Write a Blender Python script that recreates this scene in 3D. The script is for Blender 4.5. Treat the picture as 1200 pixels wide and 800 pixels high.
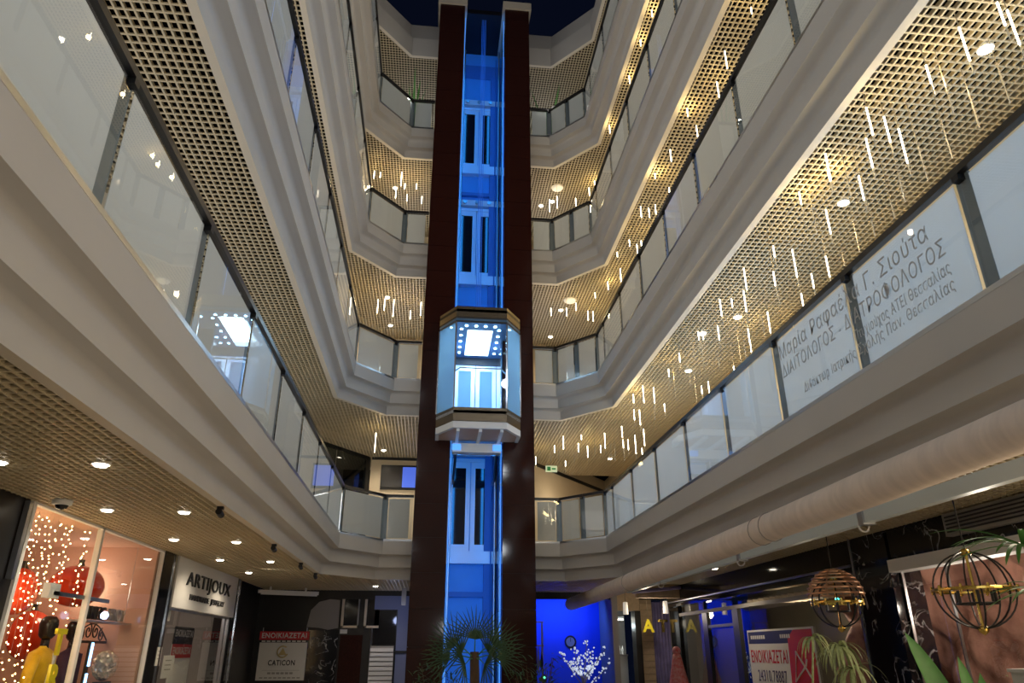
import bpy, math, random
from mathutils import Vector, Matrix
random.seed(7)
for o in list(bpy.data.objects): bpy.data.objects.remove(o)
SC = bpy.context.scene
COL = SC.collection
PI = math.pi

# ------------------------------------------------------------------ camera
cam_d = bpy.data.cameras.new('camera')
cam_d.sensor_width = 36.0
cam_d.lens = 845.0 / 1200.0 * 36.0
cam_d.clip_start = 0.05
cam_d.clip_end = 200
cam = bpy.data.objects.new('camera', cam_d)
COL.objects.link(cam)
cam.location = (0, 0, 1.6)
cam.rotation_euler = (math.radians(90 + 23.27), 0, math.radians(-6.1))
SC.camera = cam

# ------------------------------------------------------------------ world, exposure
W = bpy.data.worlds.new('night_sky')
SC.world = W
W.use_nodes = True
W.node_tree.nodes['Background'].inputs[0].default_value = (0.0016, 0.0026, 0.0075, 1)
W.node_tree.nodes['Background'].inputs[1].default_value = 1.0
vs = SC.view_settings
vs.view_transform = 'Standard'
try: vs.look = 'None'
except Exception: pass
vs.gamma = 1.0
vs.use_curve_mapping = False
vs.exposure = 0.2

def light(name, kind, loc, power, col, size=0.1, rot=None, size_y=None, spot=None, blend=0.6):
    d = bpy.data.lights.new(name, kind)
    d.energy = power
    d.color = col
    if kind == 'AREA':
        d.size = size
        if size_y:
            d.shape = 'RECTANGLE'
            d.size_y = size_y
    else:
        d.shadow_soft_size = size
    if kind == 'SPOT':
        d.spot_size = spot
        d.spot_blend = blend
    o = bpy.data.objects.new(name, d)
    o.location = loc
    if rot: o.rotation_euler = rot
    COL.objects.link(o)
    return o

WARM = (1.0, 0.74, 0.42)
WARM2 = (1.0, 0.84, 0.62)
NEUT = (1.0, 0.93, 0.84)
COOL = (0.72, 0.86, 1.0)
BLUE = (0.02, 0.29, 1.0)
# unseen fill points added behind the camera to light the fascias of every storey
for _x, _y, _z in ((-1.3, -2.5, 5.6), (2.9, -2.5, 5.6), (-1.3, -2.5, 9.0), (2.9, -2.5, 9.0), (-1.3, -2.5, 12.4), (2.9, -2.5, 12.4), (0.8, -4.5, 2.5)):
    light('entrance_fill', 'POINT', (_x, _y, _z), 54, (0.90, 0.95, 1.0), 0.22)
# warm fill added out of view on the right for the left fascia undersides
light('ground_warm_fill', 'AREA', (5.2, 0.5, 1.5), 115, (1.0, 0.78, 0.52), 2.2, (0, math.radians(90), 0), 7.0)

# hidden area fills added on the gallery back walls to brighten the frosted film
for _k in range(4):
    _z = 2.914 + 3.4 * _k + 0.71 + 1.0
    light('gallery_side_fill', 'AREA', (-3.72, 7.0, _z), 62, (0.96, 0.98, 1.0), 1.5, (0, math.radians(-90), 0), 14.0)
    light('gallery_side_fill', 'AREA', (5.32, 7.0, _z), 150 if _k == 0 else 62, (0.30, 0.60, 1.0) if _k == 0 else (1.0, 0.93, 0.82), 1.5, (0, math.radians(90), 0), 14.0)

    for _x in (-1.0, 3.1):
        light('gallery_back_fill', 'AREA', (_x, 18.8, _z), 10 if _k == 0 else 26, (0.95, 0.97, 1.0), 1.2, (math.radians(-90), 0, 0), 1.4)  # added fill, brightens the railing film beside the tower

# ------------------------------------------------------------------ materials
MATS = {}
def mat(name, col, rough=0.5, metal=0.0, noise=0.0, nscale=8.0, bump=0.0, bscale=40.0, spec=0.5,
        emit=None, estr=0.0, alpha=1.0, col2=None, stretch=None, coat=0.0):
    m = bpy.data.materials.new(name)
    m.use_nodes = True
    nt = m.node_tree
    b = nt.nodes['Principled BSDF']
    b.inputs['Base Color'].default_value = (*col, 1)
    b.inputs['Roughness'].default_value = rough
    b.inputs['Metallic'].default_value = metal
    b.inputs['Specular IOR Level'].default_value = spec
    b.inputs['Alpha'].default_value = alpha
    if coat: b.inputs['Coat Weight'].default_value = coat
    if emit:
        b.inputs['Emission Color'].default_value = (*emit, 1)
        b.inputs['Emission Strength'].default_value = estr
    tc = None
    if noise or bump:
        tc = nt.nodes.new('ShaderNodeTexCoord')
        mp = nt.nodes.new('ShaderNodeMapping')
        if stretch: mp.inputs['Scale'].default_value = stretch
        nt.links.new(tc.outputs['Object'], mp.inputs['Vector'])
    if noise:
        n = nt.nodes.new('ShaderNodeTexNoise')
        n.inputs['Scale'].default_value = nscale
        n.inputs['Detail'].default_value = 6
        nt.links.new(mp.outputs[0], n.inputs['Vector'])
        r = nt.nodes.new('ShaderNodeValToRGB')
        r.color_ramp.elements[0].position = 0.3
        r.color_ramp.elements[1].position = 0.7
        c2 = col2 if col2 else tuple(max(0, c * (1 - noise)) for c in col)
        r.color_ramp.elements[0].color = (*c2, 1)
        r.color_ramp.elements[1].color = (*col, 1)
        nt.links.new(n.outputs['Fac'], r.inputs['Fac'])
        nt.links.new(r.outputs['Color'], b.inputs['Base Color'])
    if bump:
        n2 = nt.nodes.new('ShaderNodeTexNoise')
        n2.inputs['Scale'].default_value = bscale
        n2.inputs['Detail'].default_value = 8
        nt.links.new(mp.outputs[0], n2.inputs['Vector'])
        bp = nt.nodes.new('ShaderNodeBump')
        bp.inputs['Strength'].default_value = bump
        bp.inputs['Distance'].default_value = 0.02
        nt.links.new(n2.outputs['Fac'], bp.inputs['Height'])
        nt.links.new(bp.outputs['Normal'], b.inputs['Normal'])
    MATS[name] = m
    return m

def thin_glass(name, tint, refl=1.0, rough=0.0):
    m = bpy.data.materials.new(name)
    m.use_nodes = True
    nt = m.node_tree
    for n in list(nt.nodes): nt.nodes.remove(n)
    out = nt.nodes.new('ShaderNodeOutputMaterial')
    mix = nt.nodes.new('ShaderNodeMixShader')
    tr = nt.nodes.new('ShaderNodeBsdfTransparent')
    tr.inputs[0].default_value = (*tint, 1)
    gl = nt.nodes.new('ShaderNodeBsdfGlossy')
    gl.inputs['Roughness'].default_value = rough
    gl.inputs['Color'].default_value = (refl, refl, refl, 1)
    fr = nt.nodes.new('ShaderNodeFresnel')
    fr.inputs['IOR'].default_value = 1.5
    ge = nt.nodes.new('ShaderNodeNewGeometry')
    inv = nt.nodes.new('ShaderNodeMath'); inv.operation = 'SUBTRACT'; inv.inputs[0].default_value = 1.0
    mul = nt.nodes.new('ShaderNodeMath'); mul.operation = 'MULTIPLY'
    nt.links.new(ge.outputs['Backfacing'], inv.inputs[1])
    nt.links.new(fr.outputs[0], mul.inputs[0]); nt.links.new(inv.outputs[0], mul.inputs[1])
    nt.links.new(mul.outputs[0], mix.inputs[0])
    nt.links.new(tr.outputs[0], mix.inputs[1])
    nt.links.new(gl.outputs[0], mix.inputs[2])
    nt.links.new(mix.outputs[0], out.inputs[0])
    MATS[name] = m
    return m

def frosted(name, col, trans=0.45, clear=0.06):
    m = bpy.data.materials.new(name)
    m.use_nodes = True
    nt = m.node_tree
    for n in list(nt.nodes): nt.nodes.remove(n)
    out = nt.nodes.new('ShaderNodeOutputMaterial')
    d = nt.nodes.new('ShaderNodeBsdfDiffuse'); d.inputs[0].default_value = (*col, 1)
    t = nt.nodes.new('ShaderNodeBsdfTranslucent'); t.inputs[0].default_value = (*col, 1)
    tr = nt.nodes.new('ShaderNodeBsdfTransparent')
    m1 = nt.nodes.new('ShaderNodeMixShader'); m1.inputs[0].default_value = trans
    m2 = nt.nodes.new('ShaderNodeMixShader'); m2.inputs[0].default_value = clear
    nt.links.new(d.outputs[0], m1.inputs[1]); nt.links.new(t.outputs[0], m1.inputs[2])
    nt.links.new(m1.outputs[0], m2.inputs[1]); nt.links.new(tr.outputs[0], m2.inputs[2])
    nt.links.new(m2.outputs[0], out.inputs[0])
    MATS[name] = m
    return m

def marble(name, base, vein, scale=3.0, width=0.03, rough=0.08):
    m = bpy.data.materials.new(name)
    m.use_nodes = True
    nt = m.node_tree
    b = nt.nodes['Principled BSDF']
    b.inputs['Roughness'].default_value = rough
    tc = nt.nodes.new('ShaderNodeTexCoord')
    n = nt.nodes.new('ShaderNodeTexNoise')
    n.inputs['Scale'].default_value = scale
    n.inputs['Detail'].default_value = 5
    n.inputs['Distortion'].default_value = 1.2
    nt.links.new(tc.outputs['Object'], n.inputs['Vector'])
    r = nt.nodes.new('ShaderNodeValToRGB')
    e = r.color_ramp.elements
    e[0].position = 0.5 - width; e[0].color = (*base, 1)
    e[1].position = 0.5 + width; e[1].color = (*base, 1)
    k = r.color_ramp.elements.new(0.5); k.color = (*vein, 1)
    nt.links.new(n.outputs['Fac'], r.inputs['Fac'])
    n2 = nt.nodes.new('ShaderNodeTexNoise')
    n2.inputs['Scale'].default_value = scale * 0.8
    nt.links.new(tc.outputs['Object'], n2.inputs['Vector'])
    mx = nt.nodes.new('ShaderNodeMix'); mx.data_type = 'RGBA'
    mr = nt.nodes.new('ShaderNodeMapRange')
    mr.inputs['From Min'].default_value = 0.45; mr.inputs['From Max'].default_value = 0.62
    nt.links.new(n2.outputs['Fac'], mr.inputs['Value'])
    nt.links.new(mr.outputs[0], mx.inputs['Factor'])
    mx.inputs[6].default_value = (*base, 1)
    nt.links.new(r.outputs['Color'], mx.inputs[7])
    nt.links.new(mx.outputs[2], b.inputs['Base Color'])
    MATS[name] = m
    return m

mat('plaster', (0.555, 0.545, 0.53), 0.62, noise=0.06, nscale=1.3, bump=0.02, bscale=30)
mat('soffit_strip', (0.66, 0.60, 0.50), 0.5)
mat('grid_bar', (0.60, 0.505, 0.335), 0.45)
mat('plenum', (0.004, 0.003, 0.002), 1.0, spec=0.0)
mat('gallery_floor', (0.62, 0.55, 0.45), 0.35, noise=0.1, nscale=4)
mat('ground_floor', (0.52, 0.47, 0.40), 0.22, noise=0.15, nscale=3)
mat('wall_cream', (0.74, 0.63, 0.46), 0.6, noise=0.05, nscale=2)
mat('wall_dark', (0.012, 0.010, 0.009), 0.35)
mat('wall_grey', (0.35, 0.33, 0.30), 0.6)
mat('handrail', (0.012, 0.011, 0.012), 0.3)
mat('clamp', (0.02, 0.02, 0.022), 0.35, metal=0.6)
mat('steel', (0.55, 0.56, 0.58), 0.28, metal=1.0)
mat('post_metal', (0.20, 0.24, 0.27), 0.35, metal=0.2)
mat('chrome', (0.8, 0.8, 0.82), 0.12, metal=1.0)
thin_glass('rail_glass', (0.93, 0.95, 0.96))
thin_glass('shop_glass', (0.93, 0.94, 0.93))
thin_glass('cabin_glass', (0.93, 0.97, 1.0))
thin_glass('shop_glass_dim', (0.8, 0.8, 0.8))
thin_glass('dark_glass', (0.50, 0.54, 0.55))
frosted('film', (0.88, 0.89, 0.88), 0.5, 0.08)
frosted('cabin_film', (0.34, 0.58, 0.78), 0.5, 0.40)
frosted('cabin_door_film', (0.45, 0.68, 0.85), 0.5, 0.15)
mat('letter_grey', (0.50, 0.51, 0.52), 0.6)
mat('granite', (0.046, 0.014, 0.011), 0.07, noise=0.5, nscale=55, bump=0.0, col2=(0.022, 0.008, 0.006), spec=0.35)
mat('granite_core', (0.012, 0.006, 0.006), 0.5)
mat('shaft_wall', (0.10, 0.42, 0.90), 0.45, noise=0.06, nscale=2)
mat('shaft_beam', (0.06, 0.20, 0.55), 0.5)
mat('door_metal', (0.78, 0.82, 0.9), 0.35, metal=0.3)
mat('door_pane', (0.015, 0.012, 0.014), 0.06)
mat('cabin_bronze', (0.26, 0.21, 0.15), 0.25, metal=0.9)
mat('cabin_white', (0.75, 0.78, 0.82), 0.35)
mat('cabin_dark', (0.03, 0.03, 0.035), 0.4)
mat('cabin_under', (0.55, 0.42, 0.34), 0.6)
mat('cabin_panel', (0.9, 0.95, 1.0), 0.4, emit=(0.72, 0.92, 1.0), estr=3.2)
mat('cabin_spot', (0.9, 0.95, 1.0), 0.4, emit=(0.45, 0.8, 1.0), estr=16.0)
mat('cabin_ceiling', (0.08, 0.16, 0.28), 0.25)
mat('led_blue', (0.1, 0.3, 1.0), 0.4, emit=(0.10, 0.38, 1.0), estr=0.9)
mat('tube_lit', (1, 0.95, 0.85), 0.4, emit=(1.0, 0.86, 0.62), estr=14.0)
mat('tube_clear', (0.70, 0.64, 0.52), 0.2, alpha=0.55)
mat('cord', (0.35, 0.30, 0.22), 0.5)
mat('lamp_ring', (0.85, 0.83, 0.78), 0.4)
mat('lamp_lens', (1, 0.95, 0.85), 0.4, emit=(1.0, 0.90, 0.72), estr=14.0)
mat('lamp_lens_soft', (0.9, 0.86, 0.8), 0.4, emit=(1.0, 0.9, 0.75), estr=0.35)
mat('lamp_star', (1, 1, 1), 0.4, emit=(1.0, 0.95, 0.88), estr=40.0)
mat('black', (0.012, 0.012, 0.013), 0.4)
mat('black_gloss', (0.010, 0.010, 0.012), 0.08)
mat('white', (0.80, 0.79, 0.77), 0.5)
mat('white_gloss', (0.85, 0.84, 0.82), 0.2)
mat('signboard', (0.80, 0.78, 0.74), 0.35)
marble('black_marble', (0.008, 0.008, 0.011), (0.55, 0.55, 0.56), 2.6, 0.018)
mat('awning_fabric', (0.86, 0.75, 0.67), 0.75, noise=0.16, nscale=3, bump=0.15, bscale=14, stretch=(1, 4, 1))
mat('awning_bar', (0.72, 0.82, 0.86), 0.35)
mat('shop_pink', (0.66, 0.40, 0.30), 0.7, noise=0.1, nscale=2)
mat('red_foil', (0.70, 0.045, 0.008), 0.2, coat=0.4)
mat('yellow', (0.88, 0.55, 0.01), 0.55, noise=0.2, nscale=9)
mat('yellow_letter', (0.95, 0.80, 0.02), 0.35)
mat('olive', (0.16, 0.15, 0.11), 0.8, noise=0.3, nscale=20)
mat('plum', (0.06, 0.03, 0.07), 0.8)
mat('skin_black', (0.012, 0.010, 0.010), 0.25)
mat('foil', (0.75, 0.70, 0.62), 0.18, metal=0.9, bump=0.9, bscale=18)
mat('fairy', (1, 0.8, 0.5), 0.4, emit=(1.0, 0.62, 0.25), estr=22.0)
mat('neon_blue', (0.3, 0.6, 1.0), 0.4, emit=(0.25, 0.55, 1.0), estr=8.0)
mat('poster_white', (0.74, 0.72, 0.68), 0.6)
mat('poster_red', (0.62, 0.03, 0.04), 0.5)
mat('poster_navy', (0.02, 0.025, 0.09), 0.5)
mat('poster_black', (0.02, 0.02, 0.02), 0.5)
mat('poster_gold', (0.55, 0.42, 0.18), 0.5)
mat('text_red', (0.60, 0.015, 0.03), 0.5)
mat('text_navy', (0.08, 0.06, 0.14), 0.5)
mat('blue_wall', (0.02, 0.10, 0.85), 0.6, noise=0.05, nscale=2)
mat('blossom', (0.85, 0.9, 1.0), 0.5, emit=(0.75, 0.85, 1.0), estr=0.45)
mat('branch', (0.25, 0.25, 0.35), 0.7)
mat('brick_beige', (0.66, 0.50, 0.32), 0.8, noise=0.2, nscale=14)
mat('mortar', (0.42, 0.32, 0.21), 0.9)
mat('lilac', (0.34, 0.30, 0.62), 0.8, noise=0.3, nscale=6)
mat('coral', (0.75, 0.10, 0.12), 0.6, noise=0.5, nscale=22, col2=(0.85, 0.45, 0.45))
mat('gold', (0.80, 0.56, 0.14), 0.25, metal=1.0)
mat('copper', (0.62, 0.36, 0.22), 0.3, metal=0.9)
mat('iron', (0.03, 0.028, 0.028), 0.4, metal=0.5)
mat('leaf_dark', (0.035, 0.095, 0.035), 0.5, noise=0.3, nscale=10)
mat('leaf_mid', (0.09, 0.30, 0.06), 0.45, noise=0.3, nscale=10)
mat('leaf_pale', (0.55, 0.64, 0.28), 0.5, noise=0.45, nscale=30)
mat('bark', (0.10, 0.06, 0.035), 0.9, bump=0.5, bscale=30)
mat('pot', (0.28, 0.22, 0.18), 0.7)
mat('soil', (0.03, 0.02, 0.015), 1.0)
mat('rock', (0.62, 0.32, 0.24), 0.75, noise=0.55, nscale=4.5, bump=1.0, bscale=9, stretch=(1, 1, 0.5), col2=(0.15, 0.06, 0.04))
mat('olive_wall', (0.24, 0.20, 0.12), 0.5, noise=0.12, nscale=2)
mat('screen_blue', (0.05, 0.1, 0.5), 0.4, emit=(0.08, 0.16, 0.75), estr=0.7)
mat('screen_dark', (0.05, 0.05, 0.055), 0.2)
mat('exit_green', (0.75, 0.8, 0.7), 0.5, emit=(0.5, 0.75, 0.45), estr=0.35)
mat('exit_mark', (0.02, 0.35, 0.12), 0.5)
mat('paint_blue', (0.22, 0.26, 0.45), 0.6)
mat('teal_light', (0.1, 0.8, 0.7), 0.4, emit=(0.1, 0.9, 0.75), estr=3.0)
mat('green_light', (0.1, 0.8, 0.3), 0.4, emit=(0.1, 0.9, 0.3), estr=2.0)
mat('curtain_grey', (0.36, 0.33, 0.31), 0.8)

# ------------------------------------------------------------------ mesh helpers
class MB:
    def __init__(s): s.v = []; s.f = []
    def add(s, vs, fs):
        n = len(s.v)
        s.v += [tuple(v) for v in vs]
        s.f += [tuple(i + n for i in f) for f in fs]
        return s
    def box(s, x0, y0, z0, x1, y1, z1):
        vs = [(x, y, z) for z in (z0, z1) for y in (y0, y1) for x in (x0, x1)]
        return s.add(vs, [(0, 2, 3, 1), (4, 5, 7, 6), (0, 1, 5, 4), (2, 6, 7, 3), (0, 4, 6, 2), (1, 3, 7, 5)])
    def prism(s, pts, z0, z1):
        n = len(pts)
        a = sum(pts[i][0] * pts[(i + 1) % n][1] - pts[(i + 1) % n][0] * pts[i][1] for i in range(n))
        if a < 0: pts = pts[::-1]
        vs = [(p[0], p[1], z0) for p in pts] + [(p[0], p[1], z1) for p in pts]
        fs = [tuple(range(n - 1, -1, -1)), tuple(range(n, 2 * n))]
        fs += [(i, (i + 1) % n, n + (i + 1) % n, n + i) for i in range(n)]
        return s.add(vs, fs)
    def wall(s, p0, p1, th, z0, z1):
        d = Vector((p1[0] - p0[0], p1[1] - p0[1])); d.normalize()
        n = Vector((-d.y, d.x)) * th
        return s.prism([p0, p1, (p1[0] + n.x, p1[1] + n.y), (p0[0] + n.x, p0[1] + n.y)], z0, z1)
    def tube(s, path, r, n=8, caps=True, closed=False):
        P = [Vector(p) for p in path]
        m = len(P)
        rs = r if isinstance(r, (list, tuple)) else [r] * m
        rings = []
        up = None
        for i in range(m):
            if closed: t = P[(i + 1) % m] - P[i - 1]
            else: t = P[min(i + 1, m - 1)] - P[max(i - 1, 0)]
            if t.length < 1e-9: t = Vector((0, 0, 1))
            t.normalize()
            if up is None:
                up = Vector((0, 0, 1)) if abs(t.z) < 0.9 else Vector((1, 0, 0))
            u = up - t * up.dot(t)
            if u.length < 1e-6: u = t.orthogonal()
            u.normalize(); w = t.cross(u); up = u
            rings.append([P[i] + (u * math.cos(2 * PI * k / n) + w * math.sin(2 * PI * k / n)) * rs[i] for k in range(n)])
        vs = [v for R in rings for v in R]
        fs = []
        for i in range(m if closed else m - 1):
            j = (i + 1) % m
            for k in range(n):
                fs.append((i * n + k, i * n + (k + 1) % n, j * n + (k + 1) % n, j * n + k))
        if caps and not closed:
            fs.append(tuple(range(n - 1, -1, -1)))
            fs.append(tuple((m - 1) * n + k for k in range(n)))
        return s.add(vs, fs)
    def lathe(s, prof, c=(0, 0, 0), n=20):
        vs = []; fs = []
        for r, z in prof:
            for k in range(n):
                a = 2 * PI * k / n
                vs.append((c[0] + r * math.cos(a), c[1] + r * math.sin(a), c[2] + z))
        for i in range(len(prof) - 1):
            for k in range(n):
                fs.append((i * n + k, i * n + (k + 1) % n, (i + 1) * n + (k + 1) % n, (i + 1) * n + k))
        if prof[0][0] > 1e-6: fs.append(tuple(range(n - 1, -1, -1)))
        if prof[-1][0] > 1e-6: fs.append(tuple((len(prof) - 1) * n + k for k in range(n)))
        return s.add(vs, fs)
    def ball(s, c, rx, ry=None, rz=None, nu=14, nv=9, fn=None):
        ry = ry or rx; rz = rz or rx
        vs = []; fs = []
        for j in range(nv + 1):
            ph = -PI / 2 + PI * j / nv
            for i in range(nu):
                th = 2 * PI * i / nu
                k = fn(th, ph) if fn else 1.0
                vs.append((c[0] + rx * k * math.cos(ph) * math.cos(th), c[1] + ry * k * math.cos(ph) * math.sin(th), c[2] + rz * math.sin(ph)))
        for j in range(nv):
            for i in range(nu):
                fs.append((j * nu + i, j * nu + (i + 1) % nu, (j + 1) * nu + (i + 1) % nu, (j + 1) * nu + i))
        return s.add(vs, fs)
    def blade(s, root, direc, length, width, droop, n=6, upv=(0, 0, 1), fold=0.25):
        """a curved strap leaf with a V fold and pointed tip"""
        d = Vector(direc).normalized()
        u = Vector(upv)
        side = d.cross(u)
        if side.length < 1e-4: side = Vector((1, 0, 0))
        side.normalize()
        p = Vector(root)
        vs = []; fs = []
        cur = d.copy()
        for i in range(n + 1):
            t = i / n
            w = width * (0.55 + 1.1 * t) * (1 - t) ** 0.7 if t < 1 else 0.0
            w = max(w, 0.0006)
            nrm = side.cross(cur).normalized()
            vs += [p - side * w + nrm * w * fold, p.copy(), p + side * w + nrm * w * fold]
            cur = (cur + Vector((0, 0, -droop / n))).normalized()
            p = p + cur * (length / n)
        for i in range(n):
            a = i * 3
            fs += [(a, a + 1, a + 4, a + 3), (a + 1, a + 2, a + 5, a + 4)]
        return s.add(vs, fs)
    def mesh(s, name, m, smooth=False):
        me = bpy.data.meshes.new(name)
        me.from_pydata(s.v, [], s.f)
        me.materials.append(MATS[m])
        if smooth:
            me.polygons.foreach_set('use_smooth', [True] * len(me.polygons))
        me.update()
        return me
    def build(s, name, m, parent=None, smooth=False, auto=None):
        me = s.mesh(name, m, smooth)
        if auto is not None:
            me.set_sharp_from_angle(angle=math.radians(auto))
        return link(name, me, parent)

def link(name, data, parent=None):
    o = bpy.data.objects.new(name, data)
    COL.objects.link(o)
    if parent is not None:
        o.parent = parent
        pm = WORLD.get(parent.name)
        if pm is not None: o.matrix_parent_inverse = pm.inverted()
    return o
WORLD = {}

def tag(o, label, cat, group=None):
    o['label'] = label; o['category'] = cat
    if group: o['group'] = group
    return o
def thing(name, label, cat, loc=(0, 0, 0), group=None, rotz=0.0):
    """an Empty at the thing's base; children built in WORLD coordinates are kept in place"""
    o = bpy.data.objects.new(name, None)
    o.empty_display_size = 0.1
    COL.objects.link(o)
    o.location = loc
    o.rotation_euler = (0, 0, rotz)
    WORLD[o.name] = Matrix.Translation(loc) @ Matrix.Rotation(rotz, 4, 'Z')
    return tag(o, label, cat, group)
def local_thing(name, label, cat, loc=(0, 0, 0), group=None, rotz=0.0):
    """an Empty whose children are built in its own local coordinates"""
    o = thing(name, label, cat, loc, group, rotz)
    del WORLD[o.name]
    return o
def struct(o, label=None):
    o['kind'] = 'structure'
    if label: o['label'] = label
    return o
def copy_tree(o, parent=None):
    c = o.copy(); COL.objects.link(c)
    c.parent = parent
    for ch in o.children: copy_tree(ch, c)
    return c

def text_mesh(body, size, depth=0.004, align='CENTER', bold=0.0, width=None):
    cu = bpy.data.curves.new('lettering', 'FONT')
    cu.body = body
    cu.size = size
    cu.extrude = depth
    cu.offset = bold
    cu.align_x = align
    cu.align_y = 'CENTER'
    cu.resolution_u = 3
    cu.space_character = 1.1
    ob = bpy.data.objects.new('lettering', cu)
    COL.objects.link(ob)
    dg = bpy.context.evaluated_depsgraph_get()
    me = bpy.data.meshes.new_from_object(ob.evaluated_get(dg))
    bpy.data.objects.remove(ob)
    if width:
        xs = [v.co.x for v in me.vertices]
        w = max(xs) - min(xs); c = (max(xs) + min(xs)) / 2
        for v in me.vertices: v.co.x = (v.co.x - (c if align == 'CENTER' else min(xs))) * width / w
    return me
def frame_mat(origin, xdir, zdir=(0, 0, 1)):
    """matrix putting text (x right, y up) on a vertical face"""
    x = Vector(xdir).normalized(); y = Vector(zdir).normalized(); z = x.cross(y)
    M = Matrix(((x.x, y.x, z.x, origin[0]), (x.y, y.y, z.y, origin[1]), (x.z, y.z, z.z, origin[2]), (0, 0, 0, 1)))
    return M
def letters(name, body, size, m, origin, xdir, parent=None, depth=0.004, bold=0.0, width=None, align='CENTER'):
    me = text_mesh(body, size, depth, align, bold, width)
    me.materials.clear(); me.materials.append(MATS[m])
    me.transform(frame_mat(origin, xdir))
    me.name = name
    return link(name, me, parent)

# ------------------------------------------------------------------ the plan of the atrium
CX = 0.80
H = 3.4
ZB = [None] + [2.914 + H * i for i in range(5)]          # underside of slab 1..5
YN = -7.0                                                 # near end of the hall
XL, XR = -3.8, 5.4                                        # gallery back walls
OUT = [(-2.117, YN), (-2.117, 14.13), (-1.159, 15.25), (2.741, 15.25), (3.715, 14.13), (3.715, YN)]
def inset(poly, d):
    """offset an open polyline towards the atrium (right-hand side going around)"""
    res = []
    n = len(poly)
    def nrm(a, b):
        t = Vector((b[0] - a[0], b[1] - a[1])).normalized()
        return Vector((t.y, -t.x))
    for i in range(n):
        p = Vector(poly[i])
        if i == 0: q = p + nrm(poly[0], poly[1]) * d
        elif i == n - 1: q = p + nrm(poly[-2], poly[-1]) * d
        else:
            n1 = nrm(poly[i - 1], poly[i]); n2 = nrm(poly[i], poly[i + 1])
            m = (n1 + n2)
            m = m / m.dot(n1)
            q = p + m * d
        res.append((q.x, q.y))
    return res
def sweep(poly, prof, z0):
    b = MB()
    rings = [[(x, y, z0 + z) for (x, y) in inset(poly, o)] for o, z in prof]
    n = len(poly)
    vs = [v for r in rings for v in r]
    fs = []
    for i in range(len(prof) - 1):
        for k in range(n - 1):
            fs.append((i * n + k, i * n + k + 1, (i + 1) * n + k + 1, (i + 1) * n + k))
    return b.add(vs, fs)
def cove(o0, z0, o1, z1, r=0.055, n=4):
    """soffit running in from (o0,z0) outwards to (o1,z1): concave rounded corner at its root"""
    pts = []
    for i in range(n + 1):
        a = PI / 2 * i / n
        pts.append((o0 + r - r * math.cos(a), z0 - r + r * math.sin(a)))
    return pts + [(o1, z1)]

EDGE = 0.085
PROF = [(0.0, 0.0), (EDGE, 0.0)]
PROF += cove(EDGE, 0.215, 0.245, 0.215)
PROF += cove(0.245, 0.445, 0.395, 0.445)
PROF += [(0.395, 0.71), (0.30, 0.71)]
OUTER = [(XL, YN), (XL, 14.13), (XL, 23.2), (XR, 23.2), (XR, 14.13), (XR, YN)]
ORD = ['', 'first', 'second', 'third', 'top', 'roof']

TX0, TX1, TYB = -0.30, 1.93, 16.58                        # the lift tower interrupts slab and fascia here
OUT_L = [OUT[0], OUT[1], OUT[2], (TX0, 15.25)]
OUT_R = [(TX1, 15.25), OUT[3], OUT[4], OUT[5]]
def sweep_both(prof, z0):
    b = sweep(OUT_L, prof, z0)
    r = sweep(OUT_R, prof, z0)
    n = len(b.f)
    b.add(r.v, r.f)
    return b, n
def ring(poly_in, z, up):
    p = poly_in
    polys = [[p[0], p[1], (XL, p[1][1]), (XL, YN)],
             [p[1], p[2], (TX0, p[2][1]), (TX0, TYB), (XL, TYB), (XL, p[1][1])],
             [(XL, TYB), (TX0, TYB), (TX1, TYB), (XR, TYB), (XR, 23.2), (XL, 23.2)],
             [(TX1, p[3][1]), p[3], p[4], (XR, p[4][1]), (XR, TYB), (TX1, TYB)],
             [p[4], p[5], (XR, YN), (XR, p[4][1])]]
    b = MB()
    for q in polys:
        n = len(q)
        a = sum(q[i][0] * q[(i + 1) % n][1] - q[(i + 1) % n][0] * q[i][1] for i in range(n))
        if (a > 0) != up: q = q[::-1]
        b.add([(x, y, z) for x, y in q], [tuple(range(n))])
    return b

# unit slat shared by every ceiling grid
_u = MB().box(-0.5, -0.5, -0.5, 0.5, 0.5, 0.5).mesh('slat', 'grid_bar')
PX, PY = 0.076, 0.088
def left_edge(y):
    if y < 14.13: return -2.117
    if y < 15.25: return -2.117 + (y - 14.13) / 1.12 * 0.958
    return None
def right_edge(y):
    if y < 14.13: return 3.715
    if y < 15.25: return 3.715 - (y - 14.13) / 1.12 * 0.974
    return None
def back_edge(x):
    if x < -1.159: return 14.13 + (x + 2.117) / 0.958 * 1.12
    if x > 2.741: return 14.13 + (3.715 - x) / 0.974 * 1.12
    return 15.25
def grid_bars(y0, y1):
    bars = []
    x = XL + 0.03
    while x < XR:
        if x < -2.117 or x > 3.715: bars.append(('y', x, y0, y1))
        else: bars.append(('y', x, 16.62 if -0.37 < x < 2.0 else back_edge(x), y1))
        x += PX
    y = y0
    while y < y1:
        l = left_edge(y)
        if l is None and y > 16.62: bars.append(('x', y, XL, XR))
        elif l is None: bars.append(('x', y, XL, -0.40)); bars.append(('x', y, 2.03, XR))
        else:
            bars.append(('x', y, XL, l)); bars.append(('x', y, right_edge(y), XR))
        y += PY
    return bars
TH, HB, HX = 0.0165, 0.042, 0.014                        # cross slats are shallower than the long ones
def bar_dims(b, z):
    k, c, a, e = b
    if k == 'y': return (c, (a + e) / 2, z + HB / 2), (TH, e - a, HB)
    return ((a + e) / 2, c, z + 0.001 + HX / 2), (e - a, TH, HX)

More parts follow.
